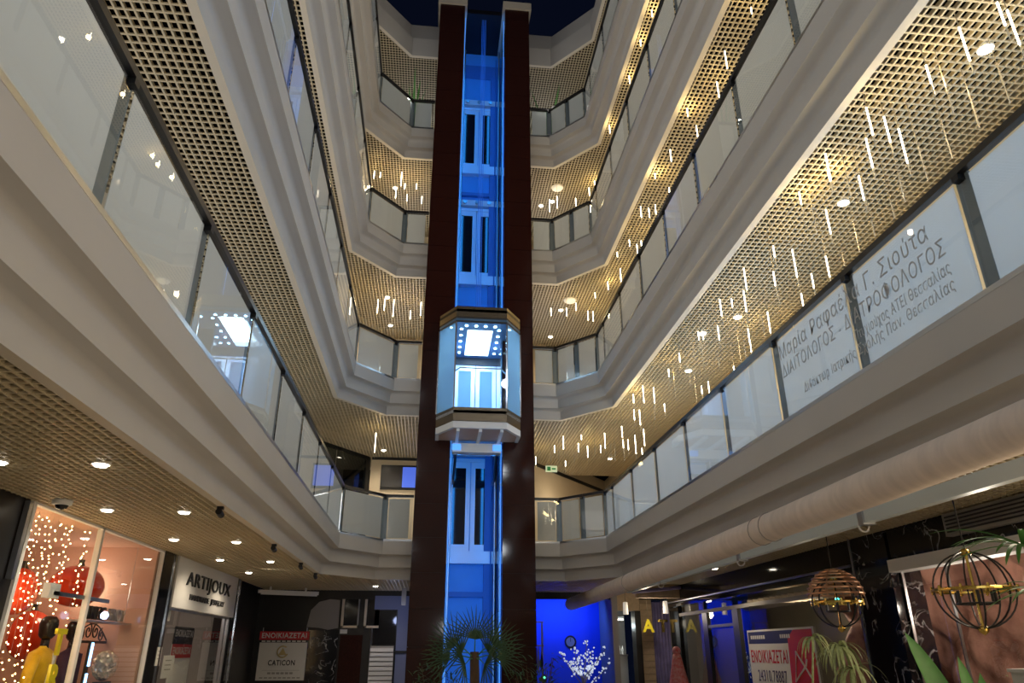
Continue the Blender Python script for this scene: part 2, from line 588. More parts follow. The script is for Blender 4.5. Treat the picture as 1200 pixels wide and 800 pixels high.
def make_level(k):
    z = ZB[k]
    fb, nl = sweep_both(PROF, z)
    fb = fb.mesh('trim', 'plaster', True)
    fb.set_sharp_from_angle(angle=math.radians(40))
    fb.materials.append(MATS['soffit_strip'])
    for i in range(3): fb.polygons[i].material_index = 1; fb.polygons[nl + i].material_index = 1
    o = link('trim_%d' % k, fb); struct(o, 'stepped plaster fascia of the %s gallery' % ORD[k])
    o = ring(inset(OUT, 0.31), z + 0.705, True).build('floor_%d' % (k + 1), 'gallery_floor'); struct(o)
    c = ring(inset(OUT, 0.0), z + 0.32, False).build('ceiling_%d' % k, 'plenum'); struct(c, 'grid ceiling under the %s gallery' % ORD[k])
    y0 = {1: 3.0, 2: 2.0, 3: 4.0, 4: 6.0, 5: 8.0}[k]
    y1 = {1: 18.4, 2: 20.5, 3: 19.0, 4: 19.0, 5: 19.0}[k]
    bars = grid_bars(y0, y1)
    nearby = sorted(range(len(bars)), key=lambda i: (bars[i][1] if bars[i][0] == 'x' else (4.0 if (bars[i][1] < -2.1 or bars[i][1] > 3.7) else 16.0)))
    single = set(nearby[:300] if k <= 3 else [])
    rest = MB()
    for i, b in enumerate(bars):
        loc, dim = bar_dims(b, z)
        if i in single:
            s = bpy.data.objects.new('slat', _u)
            COL.objects.link(s)
            s.location = loc; s.scale = dim; s.parent = c
        else:
            rest.box(loc[0] - dim[0] / 2, loc[1] - dim[1] / 2, loc[2] - dim[2] / 2, loc[0] + dim[0] / 2, loc[1] + dim[1] / 2, loc[2] + dim[2] / 2)
    r = rest.build('grid_slats', 'grid_bar', c)
    r['kind'] = 'stuff'
    return c
for k in (1, 2, 3, 4): make_level(k)
# roof edge: parapet round the open light well
PP = [(0.0, 0.0), (EDGE, 0.0), (EDGE + 0.01, 0.62), (-0.06, 0.66), (-0.10, 1.30), (-0.25, 1.30)]
pm, nl = sweep_both(PP, ZB[5])
pm = pm.mesh('trim', 'plaster')
pm.materials.append(MATS['soffit_strip'])
for i in range(3): pm.polygons[i].material_index = 1; pm.polygons[nl + i].material_index = 1
struct(link('trim_5', pm), 'plain plaster parapet around the roof opening')
c5 = ring(OUT, ZB[5] + 0.32, False).build('ceiling_5', 'plenum'); struct(c5)
rest = MB()
for b in grid_bars(8.0, 19.0):
    loc, dim = bar_dims(b, ZB[5])
    rest.box(loc[0] - dim[0] / 2, loc[1] - dim[1] / 2, loc[2] - dim[2] / 2, loc[0] + dim[0] / 2, loc[1] + dim[1] / 2, loc[2] + dim[2] / 2)
r5 = rest.build('grid_slats', 'grid_bar', c5); r5['kind'] = 'stuff'
struct(ring(inset(OUT, -0.2), ZB[5] + 0.72, True).build('floor_6', 'wall_dark'))

# ground floor, outer walls
struct(MB().box(-9, YN - 1, -0.2, 11, 25, 0.0).build('floor', 'ground_floor'))
def upper_walls():
    zt = ZB[5] + 0.16
    z0 = ZB[1] + 0.17
    struct(MB().box(XL - 0.2, YN, z0, XL, 16.0, zt).build('wall_left', 'wall_cream'))
    struct(MB().box(XR, YN, z0, XR + 0.2, 23.2, zt).build('wall_right', 'wall_cream'))
    struct(MB().wall((XL, 16.0), (-1.7, 18.95), 0.15, z0 + 3.4 + 0.0, zt).build('wall_left_chamfer', 'wall_cream'))
    struct(MB().box(-1.7, 18.95, z0, 2.55, 19.15, zt).build('wall_back', 'wall_cream'))
    struct(MB().wall((2.55, 19.0), (5.4, 22.6), 0.2, z0, zt).build('wall_right_chamfer', 'wall_cream'))
    struct(MB().box(XL - 3, YN - 0.2, 0, XR + 3, YN, zt + 1.5).build('wall_near', 'wall_grey'))
upper_walls()

# ------------------------------------------------------------------ glass railings
GO = 0.375                                                # inward offset of the glass line
GL = inset(OUT, GO)
def railing(k, side):
    zf = ZB[k] + 0.71
    zr = zf + 0.885
    if side == 'left':
        pts = [Vector(GL[0]), Vector(GL[1]), Vector(GL[2]), Vector((-0.42, GL[2][1]))]
        pts[0].y = {1: 0.27, 2: 1.77, 3: 3.27, 4: 4.77}[k]
        step = [1.5, 1.2, 1.3]
    else:
        pts = [Vector(GL[5]), Vector(GL[4]), Vector(GL[3]), Vector((2.04, GL[3][1]))]
        pts[0].y = {1: 0.8, 2: 2.2, 3: 3.6, 4: 5.0}[k]
        step = [1.4, 0.75, 1.3]
    root = thing('glass_railing', 'frosted glass balustrade with black handrail along the %s side of the %s gallery' % (side, ORD[k]),
                 'railing', (pts[1].x, pts[1].y, zf), 'gallery balustrades')
    # handrail
    hr = MB()
    prof = [(-0.028, -0.03), (0.028, -0.03), (0.028, 0.022), (-0.028, 0.022)]
    n = len(pts)
    poly = [(p.x, p.y) for p in pts]
    offs = [inset(poly, (o if side == 'left' else -o)) for o, _ in prof]
    vs = []; fs = []
    for j in range(4):
        for (x, y) in offs[j]: vs.append((x, y, zr + prof[j][1]))
    for j in range(4):
        for i in range(n - 1):
            a = j * n + i; b = ((j + 1) % 4) * n + i
            fs.append((a, a + 1, b + 1, b))
    fs += [(0, n, 2 * n, 3 * n), (n - 1, 4 * n - 1, 3 * n - 1, 2 * n - 1)]
    hr.add(vs, fs).build('handrail', 'handrail', root)
    # base shoe
    sh = MB()
    for i in range(n - 1):
        d = (pts[i + 1] - pts[i]).normalized(); nn = Vector((-d.y, d.x)) * 0.022
        a, b = pts[i], pts[i + 1]
        sh.prism([(a + nn)[:], (b + nn)[:], (b - nn)[:], (a - nn)[:]], zf - 0.01, zf + 0.028)
    sh.build('base_shoe', 'steel', root)
    panels = []
    for i in range(n - 1):
        L = (pts[i + 1] - pts[i]).length
        d = (pts[i + 1] - pts[i]).normalized()
        m = max(1, round(L / step[i]))
        w = L / m if i else step[0]
        s = 0.0
        while s < L - 0.05:
            e = min(s + w, L)
            if L - e < 0.25: e = L
            panels.append((pts[i] + d * s, d, e - s))
            s = e
    for a, d, w in panels:
        nn = Vector((-d.y, d.x))
        g = 0.007
        A = a + d * 0.012; B = a + d * (w - 0.012)
        gp = MB().prism([(A + nn * g)[:], (B + nn * g)[:], (B - nn * g)[:], (A - nn * g)[:]], zf + 0.03, zr - 0.035)
        po = gp.build('glass_panel', 'rail_glass', root)
        fo = 0.0115 if side == 'left' else -0.0115        # film on the gallery side of the pane
        A2 = a + d * 0.075 + nn * fo; B2 = a + d * (w - 0.075) + nn * fo
        t = 0.0015
        MB().prism([(A2 + nn * t)[:], (B2 + nn * t)[:], (B2 - nn * t)[:], (A2 - nn * t)[:]], zf + 0.05, zr - 0.06).build('frosted_film', 'film', po)
        # clamp under the handrail and slim post at the joint
        pc = a
        MB().box(pc.x - 0.03, pc.y - 0.03, zr - 0.075, pc.x + 0.03, pc.y + 0.03, zr - 0.03).build('clamp', 'clamp', root)
        q = a - nn * (0.03 if side == 'right' else -0.03)
        e = d * 0.06; o = nn * 0.008
        MB().prism([(q - e - o)[:], (q + e - o)[:], (q + e + o)[:], (q - e + o)[:]], zf, zr - 0.03).build('post', 'post_metal', root)
    return root
RAILS = {}
for k in (1, 2, 3, 4):
    for s in ('left', 'right'): RAILS[(k, s)] = railing(k, s)

# lettering on the two panes of the first gallery, right-hand side (seen from the atrium, reading towards the near end)
gx = GL[4][0] - 0.012
zf1 = ZB[1] + 0.71
dirx = (0, -1, 0)
rr = RAILS[(1, 'right')]
def text_span(body, size):
    xs = [v.co.x for v in text_mesh(body, size, 0.001, 'LEFT').vertices]
    return min(xs), max(xs)
def glass_text(body, y_start, y_end, z, size, bold=0.0):
    words = body.split(' ')
    x0, x1 = text_span(body, size)
    k = (y_start - y_end) / (x1 - x0)
    for i, w in enumerate(words):
        end = text_span(' '.join(words[:i + 1]), size)[1]
        a, b = text_span(w, size)
        letters('lettering', w, size, 'letter_grey', (gx, y_start - (end - (b - a) - x0) * k, z), dirx, rr, 0.001, bold, (b - a) * k, 'LEFT')
glass_text('Μαρία Ραφαέλα Γ. Σιούτα', 6.27, 3.98, zf1 + 0.665, 0.20)
glass_text('ΔΙΑΙΤΟΛΟΓΟΣ - ΔΙΑΤΡΟΦΟΛΟΓΟΣ', 6.27, 3.86, zf1 + 0.47, 0.175)
glass_text('Πτυχιούχος ΑΤΕΙ Θεσσαλίας', 5.02, 3.86, zf1 + 0.315, 0.125)
glass_text('Διδάκτωρ Ιατρικής Σχολής Παν. Θεσσαλίας', 5.92, 3.86, zf1 + 0.19, 0.125)

# ------------------------------------------------------------------ lift tower: granite pillars
ZT = 18.0
def pillar(x0, x1, label):
    root = thing('tower_pillar', label, 'pillar', ((x0 + x1) / 2, 15.2, 0), 'granite pillars of the lift tower')
    MB().box(x0 + 0.02, 14.62, 0, x1 - 0.02, 16.6, ZT).build('core', 'granite_core', root)
    th = 0.66
    g = 0.004
    fm = MB().box(-(x1 - x0) / 2 + g, 0, g, (x1 - x0) / 2 - g, 0.02, th - g).mesh('granite_tile', 'granite')
    sm = MB().box(0, 0, g, 0.02, 0.66 - 2 * g, th - g).mesh('granite_tile', 'granite')
    z = -0.30
    while z < ZT - 0.3:
        o = link('granite_tile', fm, root); o.location = Vector(((x0 + x1) / 2, 14.60, z))
        for j in range(3):
            for xx in (x0, x1 - 0.02):
                s = link('granite_tile', sm, root); s.location = Vector((xx, 14.62 + j * 0.66 + g, z))
        z += th
    cap = MB().box(x0 - 0.06, 14.54, ZT - 0.12, x1 + 0.06, 16.7, ZT + 0.12).build('cap', 'soffit_strip', root)
    return root
pillar(-0.40, 0.27, 'left dark red granite pillar of the blue lift tower')
pillar(1.37, 2.03, 'right dark red granite pillar of the blue lift tower')
SY = 16.4
shaft = MB().box(0.0, SY, 0, 1.70, SY + 0.15, ZT).build('wall_shaft', 'shaft_wall'); struct(shaft, 'blue lit back wall of the lift shaft')
MB().box(0.25, SY - 0.02, 17.0, 1.39, SY, 17.5).build('top_panel', 'shaft_beam', shaft)
roofb = MB().box(0.2, 14.9, ZT - 0.05, 1.45, 16.6, ZT + 0.1).build('lift_motor_roof', 'wall_dark')
struct(roofb); roofb.name = 'ceiling_shaft'
# landing doors
def landing_door(k):
    zf = ZB[k] + 0.71
    xc = 0.80
    root = thing('door_%d' % k, 'landing door of the lift at the %s gallery' % ORD[k], 'door', (xc, SY, zf))
    del root['category']
    root['kind'] = 'structure'
    w, h = 0.50, 1.98
    y = SY - 0.02
    fr = MB()
    fr.box(xc - w - 0.06, y - 0.05, zf, xc - w, SY, zf + h + 0.08).box(xc + w, y - 0.05, zf, xc + w + 0.06, SY, zf + h + 0.08)
    fr.box(xc - w - 0.06, y - 0.05, zf + h, xc + w + 0.06, SY, zf + h + 0.08)
    fr.build('frame', 'door_metal', root)
    for s in (-1, 1):
        a, b = (xc - w, xc - 0.008) if s < 0 else (xc + 0.008, xc + w)
        lf = MB()
        lf.box(a, y - 0.03, zf, a + 0.10, y, zf + h).box(b - 0.10, y - 0.03, zf, b, y, zf + h)
        lf.box(a + 0.10, y - 0.03, zf, b - 0.10, y, zf + 0.14).box(a + 0.10, y - 0.03, zf + h - 0.14, b - 0.10, y, zf + h)
        leaf = lf.build('door_leaf', 'door_metal', root)
        MB().box(a + 0.10, y - 0.015, zf + 0.14, b - 0.10, y - 0.005, zf + h - 0.14).build('pane', 'door_pane', leaf)
    MB().box(xc - w - 0.10, SY - 0.16, zf - 0.27, xc + w + 0.12, SY, zf - 0.01).build('sill', 'door_metal', root)
    hd = MB().box(xc - w - 0.12, SY - 0.14, zf + h + 0.13, xc + w + 0.14, SY, zf + h + 0.30).build('door_operator', 'cabin_white', root)
    for i in range(3):
        x = xc - 0.32 + 0.32 * i
        MB().tube([(x, SY - 0.14, zf + h + 0.22), (x, SY - 0.18, zf + h + 0.22)], 0.055, 12).build('pulley', 'steel', hd)
    b = MB().box(0.28, SY - 0.10, zf - 0.95, 1.36, SY, zf - 0.85).build('shaft_tie_beam', 'shaft_beam', shaft)
    return root
for k in (1, 2, 3, 4): landing_door(k)
# guide rails, cables, led strips in the shaft
for x, y, nm, mt, r in ((0.345, 15.9, 'guide_rail', 'steel', 0.022), (1.315, 15.9, 'guide_rail', 'steel', 0.022), (1.345, 14.75, 'led_strip', 'led_blue', 0.006),
                        (0.295, 14.75, 'led_strip', 'led_blue', 0.006), (1.26, 16.2, 'travel_cable', 'shaft_beam', 0.014)):
    MB().tube([(x, y, 0), (x, y, 17.6)], r, 6).build(nm, mt, shaft)
MB().box(1.12, 16.28, 0, 1.34, 16.395, 17.0).build('cable_duct', 'shaft_beam', shaft)
for _x in (0.46, 1.18):
    light('shaft_led_light', 'AREA', (_x, 14.70, 9.0), 44, BLUE, 0.06, (math.radians(90), 0, 0), 17.4)

# ------------------------------------------------------------------ glass lift cabin
def cabin():
    cx = 0.82
    zb, zt = 5.78, 8.22
    root = thing('elevator_cabin', 'brightly lit glass panoramic lift cabin riding in front of the granite pillars', 'elevator', (cx, 14.3, zb))
    P = [(cx - 0.86, 14.56), (cx - 0.86, 14.10), (cx - 0.525, 13.56), (cx + 0.525, 13.56), (cx + 0.86, 14.10), (cx + 0.86, 14.56)]
    full = P + [(cx + 0.53, 14.56), (cx + 0.53, 15.75), (cx - 0.53, 15.75), (cx - 0.53, 14.56)]
    zg0, zg1 = 6.02, 7.86
    MB().prism(full, 5.90, 5.96).build('floor_pan', 'cabin_white', root)
    sk = MB(); tp = MB(); tpd = MB()
    for i in range(5):
        a, b = Vector(P[i]), Vector(P[i + 1])
        d = (b - a).normalized(); n = Vector((d.y, -d.x))
        n = -n if n.dot(Vector((cx, 14.6)) - a) > 0 else n
        q = n * 0.025
        sk.prism([a[:], b[:], (b - q)[:], (a - q)[:]], 5.74, zg0)
        tp.prism([a[:], b[:], (b - q)[:], (a - q)[:]], 7.98, zt)
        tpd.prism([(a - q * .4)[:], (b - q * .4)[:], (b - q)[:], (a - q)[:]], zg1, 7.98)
        g = MB().prism([(a - q * .3)[:], (b - q * .3)[:], (b - q * .7)[:], (a - q * .7)[:]], zg0, zg1).build('glass_panel', 'cabin_glass' if i == 2 else 'cabin_film', root)
    sk.build('skirt', 'cabin_bronze', root)
    tp.build('canopy_band', 'cabin_bronze', root)
    tpd.build('canopy_lower_band', 'cabin_dark', root)  # darker lower band of the canopy
    for p in P[1:5]:
        MB().box(p[0] - 0.016, p[1] - 0.016 + 0.02, zg0, p[0] + 0.016, p[1] + 0.036, zg1).build('corner_post', 'chrome', root)
    # underside: recessed pan with white beams
    MB().prism([(x, y + 0.05) for x, y in P], 5.62, 5.66).build('underside_pan', 'cabin_under', root)
    rim = MB()
    for i in range(5):
        a, b = Vector(P[i]), Vector(P[i + 1])
        d = (b - a).normalized(); n = Vector((d.y, -d.x))
        n = -n if n.dot(Vector((cx, 14.6)) - a) > 0 else n
        q = n * 0.07
        rim.prism([a[:], b[:], (b - q)[:], (a - q)[:]], 5.60, 5.73)
    rim.build('underside_rim', 'cabin_white', root)
    for x in (-0.42, 0.02, 0.44):
        MB().box(cx + x - 0.03, 13.62, 5.545, cx + x + 0.03, 14.9, 5.615).build('underside_beam', 'cabin_white', root)
    MB().box(cx - 0.50, 14.50, 5.36, cx + 0.50, 14.72, 5.55).build('cross_head', 'cabin_white', root)
    for x in (-0.42, 0.42):
        MB().box(cx + x - 0.09, 14.47, 5.40, cx + x + 0.09, 14.50, 5.52).build('shoe_lamp', 'led_blue', root)
        MB().tube([(cx + x, 14.75, 5.40), (cx + x * 1.05, 15.4, 5.0), (cx + x * 1.05, 15.9, 5.0)], 0.03, 6).build('sling_arm', 'steel', root)
    # ceiling with luminous panels and spots
    MB().prism(full, 7.90, 7.94).build('ceiling', 'cabin_ceiling', root)
    MB().prism([(x, y) for x, y in full], 8.10, 8.16).build('roof', 'cabin_dark', root)
    for i in range(2):
        for j in range(3):
            x0 = cx - 0.27 + 0.275 * i; y0 = 14.05 + 0.47 * j
            MB().box(x0, y0, 7.885, x0 + 0.262, y0 + 0.45, 7.899).build('light_panel', 'cabin_panel', root)
    for sx in (-0.40, 0.40):
        for j in range(5):
            MB().lathe([(0.03, 0), (0.03, 0.012)], (cx + sx, 14.0 + 0.33 * j, 7.886), 12).build('ceiling_spot', 'cabin_spot', root)
    for x in (-0.62, -0.30, -0.1, 0.1, 0.30, 0.62):
        MB().lathe([(0.032, 0), (0.032, 0.012)], (cx + x, 13.82 + 0.45 * max(0, abs(x) - 0.35), 7.886), 12).build('ceiling_spot', 'cabin_spot', root)
    # inner side walls (mirrored) and rear doors
    for s in (-1, 1):
        MB().box(cx + s * 0.50 - 0.012, 14.58, 5.96, cx + s * 0.50 + 0.012, 15.72, 7.90).build('side_wall', 'chrome', root)
        lf = MB()
        a, b = (cx - 0.48, cx - 0.01) if s < 0 else (cx + 0.01, cx + 0.48)
        lf.box(a, 15.66, 5.96, a + 0.09, 15.70, 7.72).box(b - 0.09, 15.66, 5.96, b, 15.70, 7.72).box(a + .09, 15.66, 5.96, b - .09, 15.70, 6.1).box(a + .09, 15.66, 7.58, b - .09, 15.70, 7.72)
        leaf = lf.build('rear_door', 'door_metal', root)
        MB().box(a + .09, 15.675, 6.1, b - .09, 15.685, 7.58).build('pane', 'cabin_door_film', leaf)
    MB().box(cx - 0.5, 15.62, 7.72, cx + 0.5, 15.72, 7.9).build('door_header', 'cabin_dark', root)
    MB().tube([(cx - 0.55, 13.98, 6.9), (cx - 0.42, 13.70, 6.9), (cx + 0.42, 13.70, 6.9), (cx + 0.55, 13.98, 6.9)], 0.016, 8).build('handrail', 'chrome', root)
    MB().box(cx - 0.06, 14.9, 8.16, cx + 0.06, 15.2, 8.5).build('rope_hitch', 'steel', root)
    for x in (-0.05, -0.017, 0.017, 0.05):
        MB().tube([(cx + x, 15.05, 8.5), (cx + x, 15.05, 17.9)], 0.007, 5).build('rope', 'shaft_beam', root)
    light('cabin_light', 'AREA', (cx, 14.5, 7.87), 20, (0.62, 0.86, 1.0), 0.5, (0, 0, 0), 1.3)
    return root
cabin()

# ------------------------------------------------------------------ pendant light tubes
PR1= [(3.99, 3.88, 6.16, 5.81), (3.94, 4.24, 6.11, 5.92), (4.01, 3.53, 6.04, 5.81), (4.22, 3.66, 6.13, 5.78), (4.0, 4.93, 6.16, 5.87), (4.14, 4.96, 6.06, 5.67), (3.76, 4.82, 6.15, 5.84), (3.89, 5.09, 6.03, 5.7), (3.81, 5.62, 6.26, 5.93), (3.86, 6.29, 6.26, 6.1), (4.06, 5.54, 5.95, 5.66), (4.16, 6.33, 6.08, 5.77), (3.97, 5.87, 6.26, 6.12), (4.28, 7.35, 6.18, 5.79), (4.66, 7.66, 6.03, 5.82), (4.37, 6.83, 5.79, 5.52), (3.85, 7.01, 6.0, 5.85), (3.92, 7.23, 5.78, 5.59), (4.51, 7.72, 5.77, 5.6), (4.68, 8.98, 6.12, 5.79), (3.94, 8.01, 6.26, 5.94), (3.95, 8.13, 5.99, 5.68), (3.86, 8.7, 6.14, 5.88), (3.88, 8.37, 5.99, 5.86), (3.9, 8.97, 5.85, 5.64), (4.62, 9.54, 6.1, 5.87), (3.86, 9.61, 6.05, 5.91), (3.9, 9.54, 6.02, 5.89), (3.86, 10.51, 6.06, 5.91), (3.92, 11.27, 6.08, 5.94), (3.86, 12.64, 6.26, 5.92), (4.01, 12.46, 6.17, 5.86), (3.76, 12.98, 6.2, 6.03), (3.85, 13.32, 6.0, 5.79), (3.98, 13.38, 6.02, 5.71), (4.31, 12.81, 5.97, 5.82), (4.24, 14.06, 5.83, 5.48), (4.33, 15.04, 5.98, 5.57), (4.53, 15.25, 5.75, 5.56), (3.87, 14.39, 5.98, 5.74), (3.86, 15.9, 6.26, 5.9), (4.14, 15.35, 5.96, 5.77), (4.18, 15.09, 5.89, 5.66), (3.79, 16.07, 6.01, 5.84), (3.35, 16.09, 6.26, 6.14), (2.87, 15.82, 6.13, 5.83), (3.2, 15.75, 5.96, 5.76), (2.78, 16.52, 6.1, 5.93), (3.61, 16.67, 6.16, 5.87), (3.11, 16.93, 5.84, 5.71), (2.44, 17.32, 6.02, 5.83), (4.57, 11.51, 5.88, 5.73), (4.67, 11.43, 5.94, 5.73), (4.72, 9.74, 5.98, 5.81), (4.52, 9.99, 5.66, 5.59)]
PU1= [(4.46, 4.11, 6.06, 5.65), (4.06, 4.24, 5.98, 5.62), (4.44, 4.43, 6.05, 5.66), (4.22, 4.88, 5.8, 5.55), (4.44, 4.79, 6.03, 5.62), (3.96, 5.58, 5.97, 5.73), (4.27, 5.27, 5.76, 5.47), (4.57, 5.28, 5.85, 5.74), (4.49, 5.74, 5.79, 5.62), (4.33, 5.87, 5.64, 5.47), (4.66, 6.63, 6.02, 5.75), (4.74, 7.07, 6.01, 5.82), (3.95, 6.25, 6.07, 5.7), (4.14, 7.61, 5.68, 5.55), (4.36, 8.54, 5.83, 5.52), (5.09, 10.58, 5.9, 5.75), (4.57, 9.82, 5.93, 5.66), (4.63, 11.95, 5.99, 5.72), (4.02, 11.32, 5.98, 5.55), (3.91, 10.01, 6.06, 5.77), (3.96, 9.79, 5.89, 5.52), (4.07, 9.48, 5.67, 5.43), (4.27, 9.0, 5.67, 5.38), (3.92, 15.63, 5.93, 5.54), (3.55, 15.64, 6.02, 5.63), (3.26, 16.6, 6.17, 5.66), (2.63, 16.23, 6.06, 5.65), (2.73, 15.67, 5.81, 5.42), (3.93, 15.32, 5.95, 5.46), (4.07, 12.71, 5.98, 5.61), (4.05, 14.98, 5.67, 5.38), (4.06, 10.69, 5.75, 5.6)]
PR2= [(3.77, 11.59, 9.6, 9.35), (3.89, 11.47, 9.49, 9.28), (3.98, 11.34, 9.49, 9.28), (3.98, 10.52, 9.31, 9.16), (3.77, 10.6, 9.66, 9.55), (3.86, 12.81, 9.59, 9.44), (3.87, 12.34, 9.2, 8.97), (4.02, 12.51, 9.4, 9.19), (3.76, 13.45, 9.66, 9.54), (3.97, 14.04, 9.58, 9.25), (3.87, 14.83, 9.66, 9.44), (3.69, 15.42, 9.66, 9.52), (3.26, 15.69, 9.49, 9.28), (3.64, 16.08, 9.48, 9.22), (3.79, 16.18, 9.52, 9.25), (2.62, 15.61, 9.28, 9.07), (3.06, 15.88, 9.43, 9.22), (3.9, 7.55, 9.58, 9.25), (4.01, 8.15, 9.57, 9.26), (4.01, 9.09, 9.52, 9.3), (3.79, 8.86, 9.66, 9.49), (3.81, 9.83, 9.6, 9.35), (3.91, 6.68, 9.47, 9.36)]
PR3= [(3.8, 9.99, 13.06, 12.88), (3.78, 10.74, 13.06, 12.89), (3.81, 11.75, 13.06, 12.85), (3.75, 13.36, 13.06, 12.83), (3.86, 15.56, 13.06, 12.87), (3.73, 15.66, 12.91, 12.66), (3.38, 15.78, 12.63, 12.39), (2.76, 16.25, 12.86, 12.47), (2.87, 15.72, 12.61, 12.24)]
PL1= [(-1.38, 16.06, 6.15, 5.7)]
PL2= [(-1.58, 16.12, 9.54, 9.17), (-1.4, 15.89, 9.45, 9.14), (-1.21, 16.3, 9.65, 9.18), (-0.79, 16.34, 9.38, 9.15), (-0.53, 16.09, 9.51, 9.14), (-2.07, 15.58, 9.22, 9.07)]
PL3= [(-1.88, 15.52, 12.9, 12.67), (-1.73, 15.56, 12.89, 12.74), (-1.2, 15.68, 13.03, 12.6), (-1.11, 15.85, 12.8, 12.64), (-0.81, 15.86, 12.83, 12.67), (-1.36, 16.22, 12.92, 12.59), (-1.07, 16.38, 12.83, 12.62), (-0.66, 16.04, 12.57, 12.34)]
_m = {}
def unit_tube(name, m, r, n=8):
    if name not in _m: _m[name] = MB().tube([(0, 0, 0), (0, 0, 1)], r, n).mesh(name, m, False)
    return _m[name]
def ordinal(n):
    if 10 <= n % 100 <= 20: return '%dth' % n
    return '%d%s' % (n, {1: 'st', 2: 'nd', 3: 'rd'}.get(n % 10, 'th'))
def across(x, y, z):
    """left-to-right order as seen from the hall entrance"""
    a = math.radians(6.1); t = math.radians(23.27)
    return (x * math.cos(a) - y * math.sin(a)) / ((x * math.sin(a) + y * math.cos(a)) * math.cos(t) + (z - 1.6) * math.sin(t))
def pendant(x, y, zt, zb, k, label, group, lit=True, power=0):
    zc = ZB[k] + 0.05
    root = thing('pendant_tube', label, 'pendant light', (x, y, zc), group)
    def seg(nm, m, r, z0, z1):
        o = link(nm, unit_tube(nm + m, m, r), root)
        o.location = (x, y, z0); o.scale = (1, 1, z1 - z0)
        return o
    if zc - zt > 0.02: seg('cord', 'cord', 0.0035, zt, zc)
    if lit:
        seg('lit_tube', 'tube_lit', 0.007, zb, zt)
        seg('clear_tip', 'tube_clear', 0.006, zb - 0.13, zb)
    else:
        seg('clear_tube', 'tube_clear', 0.006, zb, zt)
    if power: light('pendant_glow', 'POINT', (x + 0.03, y, (zt + zb) / 2), power, (1.0, 0.72, 0.27), 0.05)
def pendants(lst, k, where, every, power, lit=True):
    lst = sorted(lst, key=lambda p: across(p[0], p[1], (p[2] + p[3]) / 2))
    for i, (x, y, zt, zb) in enumerate(lst):
        pendant(x, y, zt, zb, k, '%s pendant over the %s%s' % ('slim glowing tube' if lit else 'slim unlit tube', where, '' if len(lst) == 1 else ', %s from the left' % ordinal(i + 1)),
                'tube pendants over the ' + where + ('' if lit else ' (unlit)'), lit, power if (every and i % every == 0) else 0)
pendants(PR1, 2, 'right part of the first gallery', 3, 4.2)
pendants(PU1, 2, 'right part of the first gallery', 0, 0, False)
pendants(PR2, 3, 'right part of the second gallery', 2, 4.2)
pendants(PR3, 4, 'right part of the third gallery', 1, 3.6)
pendants(PL1, 2, 'left part of the first gallery', 1, 4.0)
pendants(PL2, 3, 'left part of the second gallery', 2, 4.0)
pendants(PL3, 4, 'left part of the third gallery', 2, 4.0)

# ------------------------------------------------------------------ recessed downlights
def downlight(x, y, k, label, group, power, col=WARM2, soft=False, star=False):
    z = ZB[k] - 0.012
    root = local_thing('downlight', label, 'ceiling light', (x, y, z), group)
    if 'dl_ring' not in _m:
        _m['dl_ring'] = MB().lathe([(0.055, 0.004), (0.066, 0.0), (0.07, 0.012), (0.07, 0.03), (0.055, 0.03)], (0, 0, 0), 18).mesh('trim_ring', 'lamp_ring')
        _m['dl_lens'] = MB().lathe([(0.0, -0.016), (0.045, -0.012), (0.054, 0.004), (0.054, 0.03)], (0, 0, 0), 18).mesh('lens', 'lamp_lens')
        _m['dl_soft'] = MB().lathe([(0.0, -0.016), (0.045, -0.012), (0.054, 0.004), (0.054, 0.03)], (0, 0, 0), 18).mesh('lens', 'lamp_lens_soft')
        _m['dl_star'] = MB().ball((0, 0, 0), 0.035).mesh('lens', 'lamp_star')
    link('trim_ring', _m['dl_ring'], root)
    link('lens', _m['dl_star' if star else 'dl_soft' if soft else 'dl_lens'], root)
    if power:
        light('downlight_beam', 'SPOT', (x, y, z - 0.05), power, col, 0.05, (0, 0, 0), spot=math.radians(150), blend=0.8)
DL0 = [(-3.26, 5.7), (-2.53, 5.7), (-3.26, 7.7), (-2.53, 7.75), (-3.26, 9.78), (-2.53, 9.93), (-3.26, 11.99), (-3.26, 13.95), (-2.53, 12.14), (-1.19, 16.66)]
for i, (x, y) in enumerate(sorted(DL0, key=lambda p: (p[0] > -3, p[1]))):
    row, n = ('row nearest the left shops', i + 1) if x < -3 else ('row nearest the left fascia', i - 4)
    downlight(x, y, 1, 'small round ceiling downlight, %s from the near end of the %s' % (ordinal(n), row), 'downlights before the left shops', 26, WARM2)
downlight(-1.34, 18.2, 2, 'round downlight in front of the cream wall of the first gallery', 'back downlight', 30)
def gallery_downlights(lst, k, where, group, power, col):
    for i, (x, y) in enumerate(sorted(lst, key=lambda p: across(p[0], p[1], ZB[k]))):
        downlight(x, y, k, 'round recessed downlight %s, %s from the left' % (where, ordinal(i + 1)), group, power, col)
gallery_downlights([(-3.0, 2), (-3.0, -1.5), (4.7, 2), (4.7, -1.5), (4.7, 5.5), (4.8, 12.4)], 1, 'in the ground-floor ceiling away from the left shops', 'ground-floor downlights elsewhere', 30, WARM2)
gallery_downlights([(4.5, 9.58), (4.51, 11.89), (4.59, 18.44), (4.18, 10.23), (4.5, 6.5), (4.5, 4.2), (4.5, 1.5)], 2, 'among the tube pendants of the first gallery', 'first-gallery downlights', 34, WARM)
gallery_downlights([(-1.38, 18.0), (-1.38, 16.31), (3.04, 16.57), (3.04, 18.3), (4.5, 8.5), (4.5, 12), (-3.0, 8), (-3.0, 12)], 3, 'in the grid ceiling of the second gallery', 'second-gallery downlights', 34, WARM)
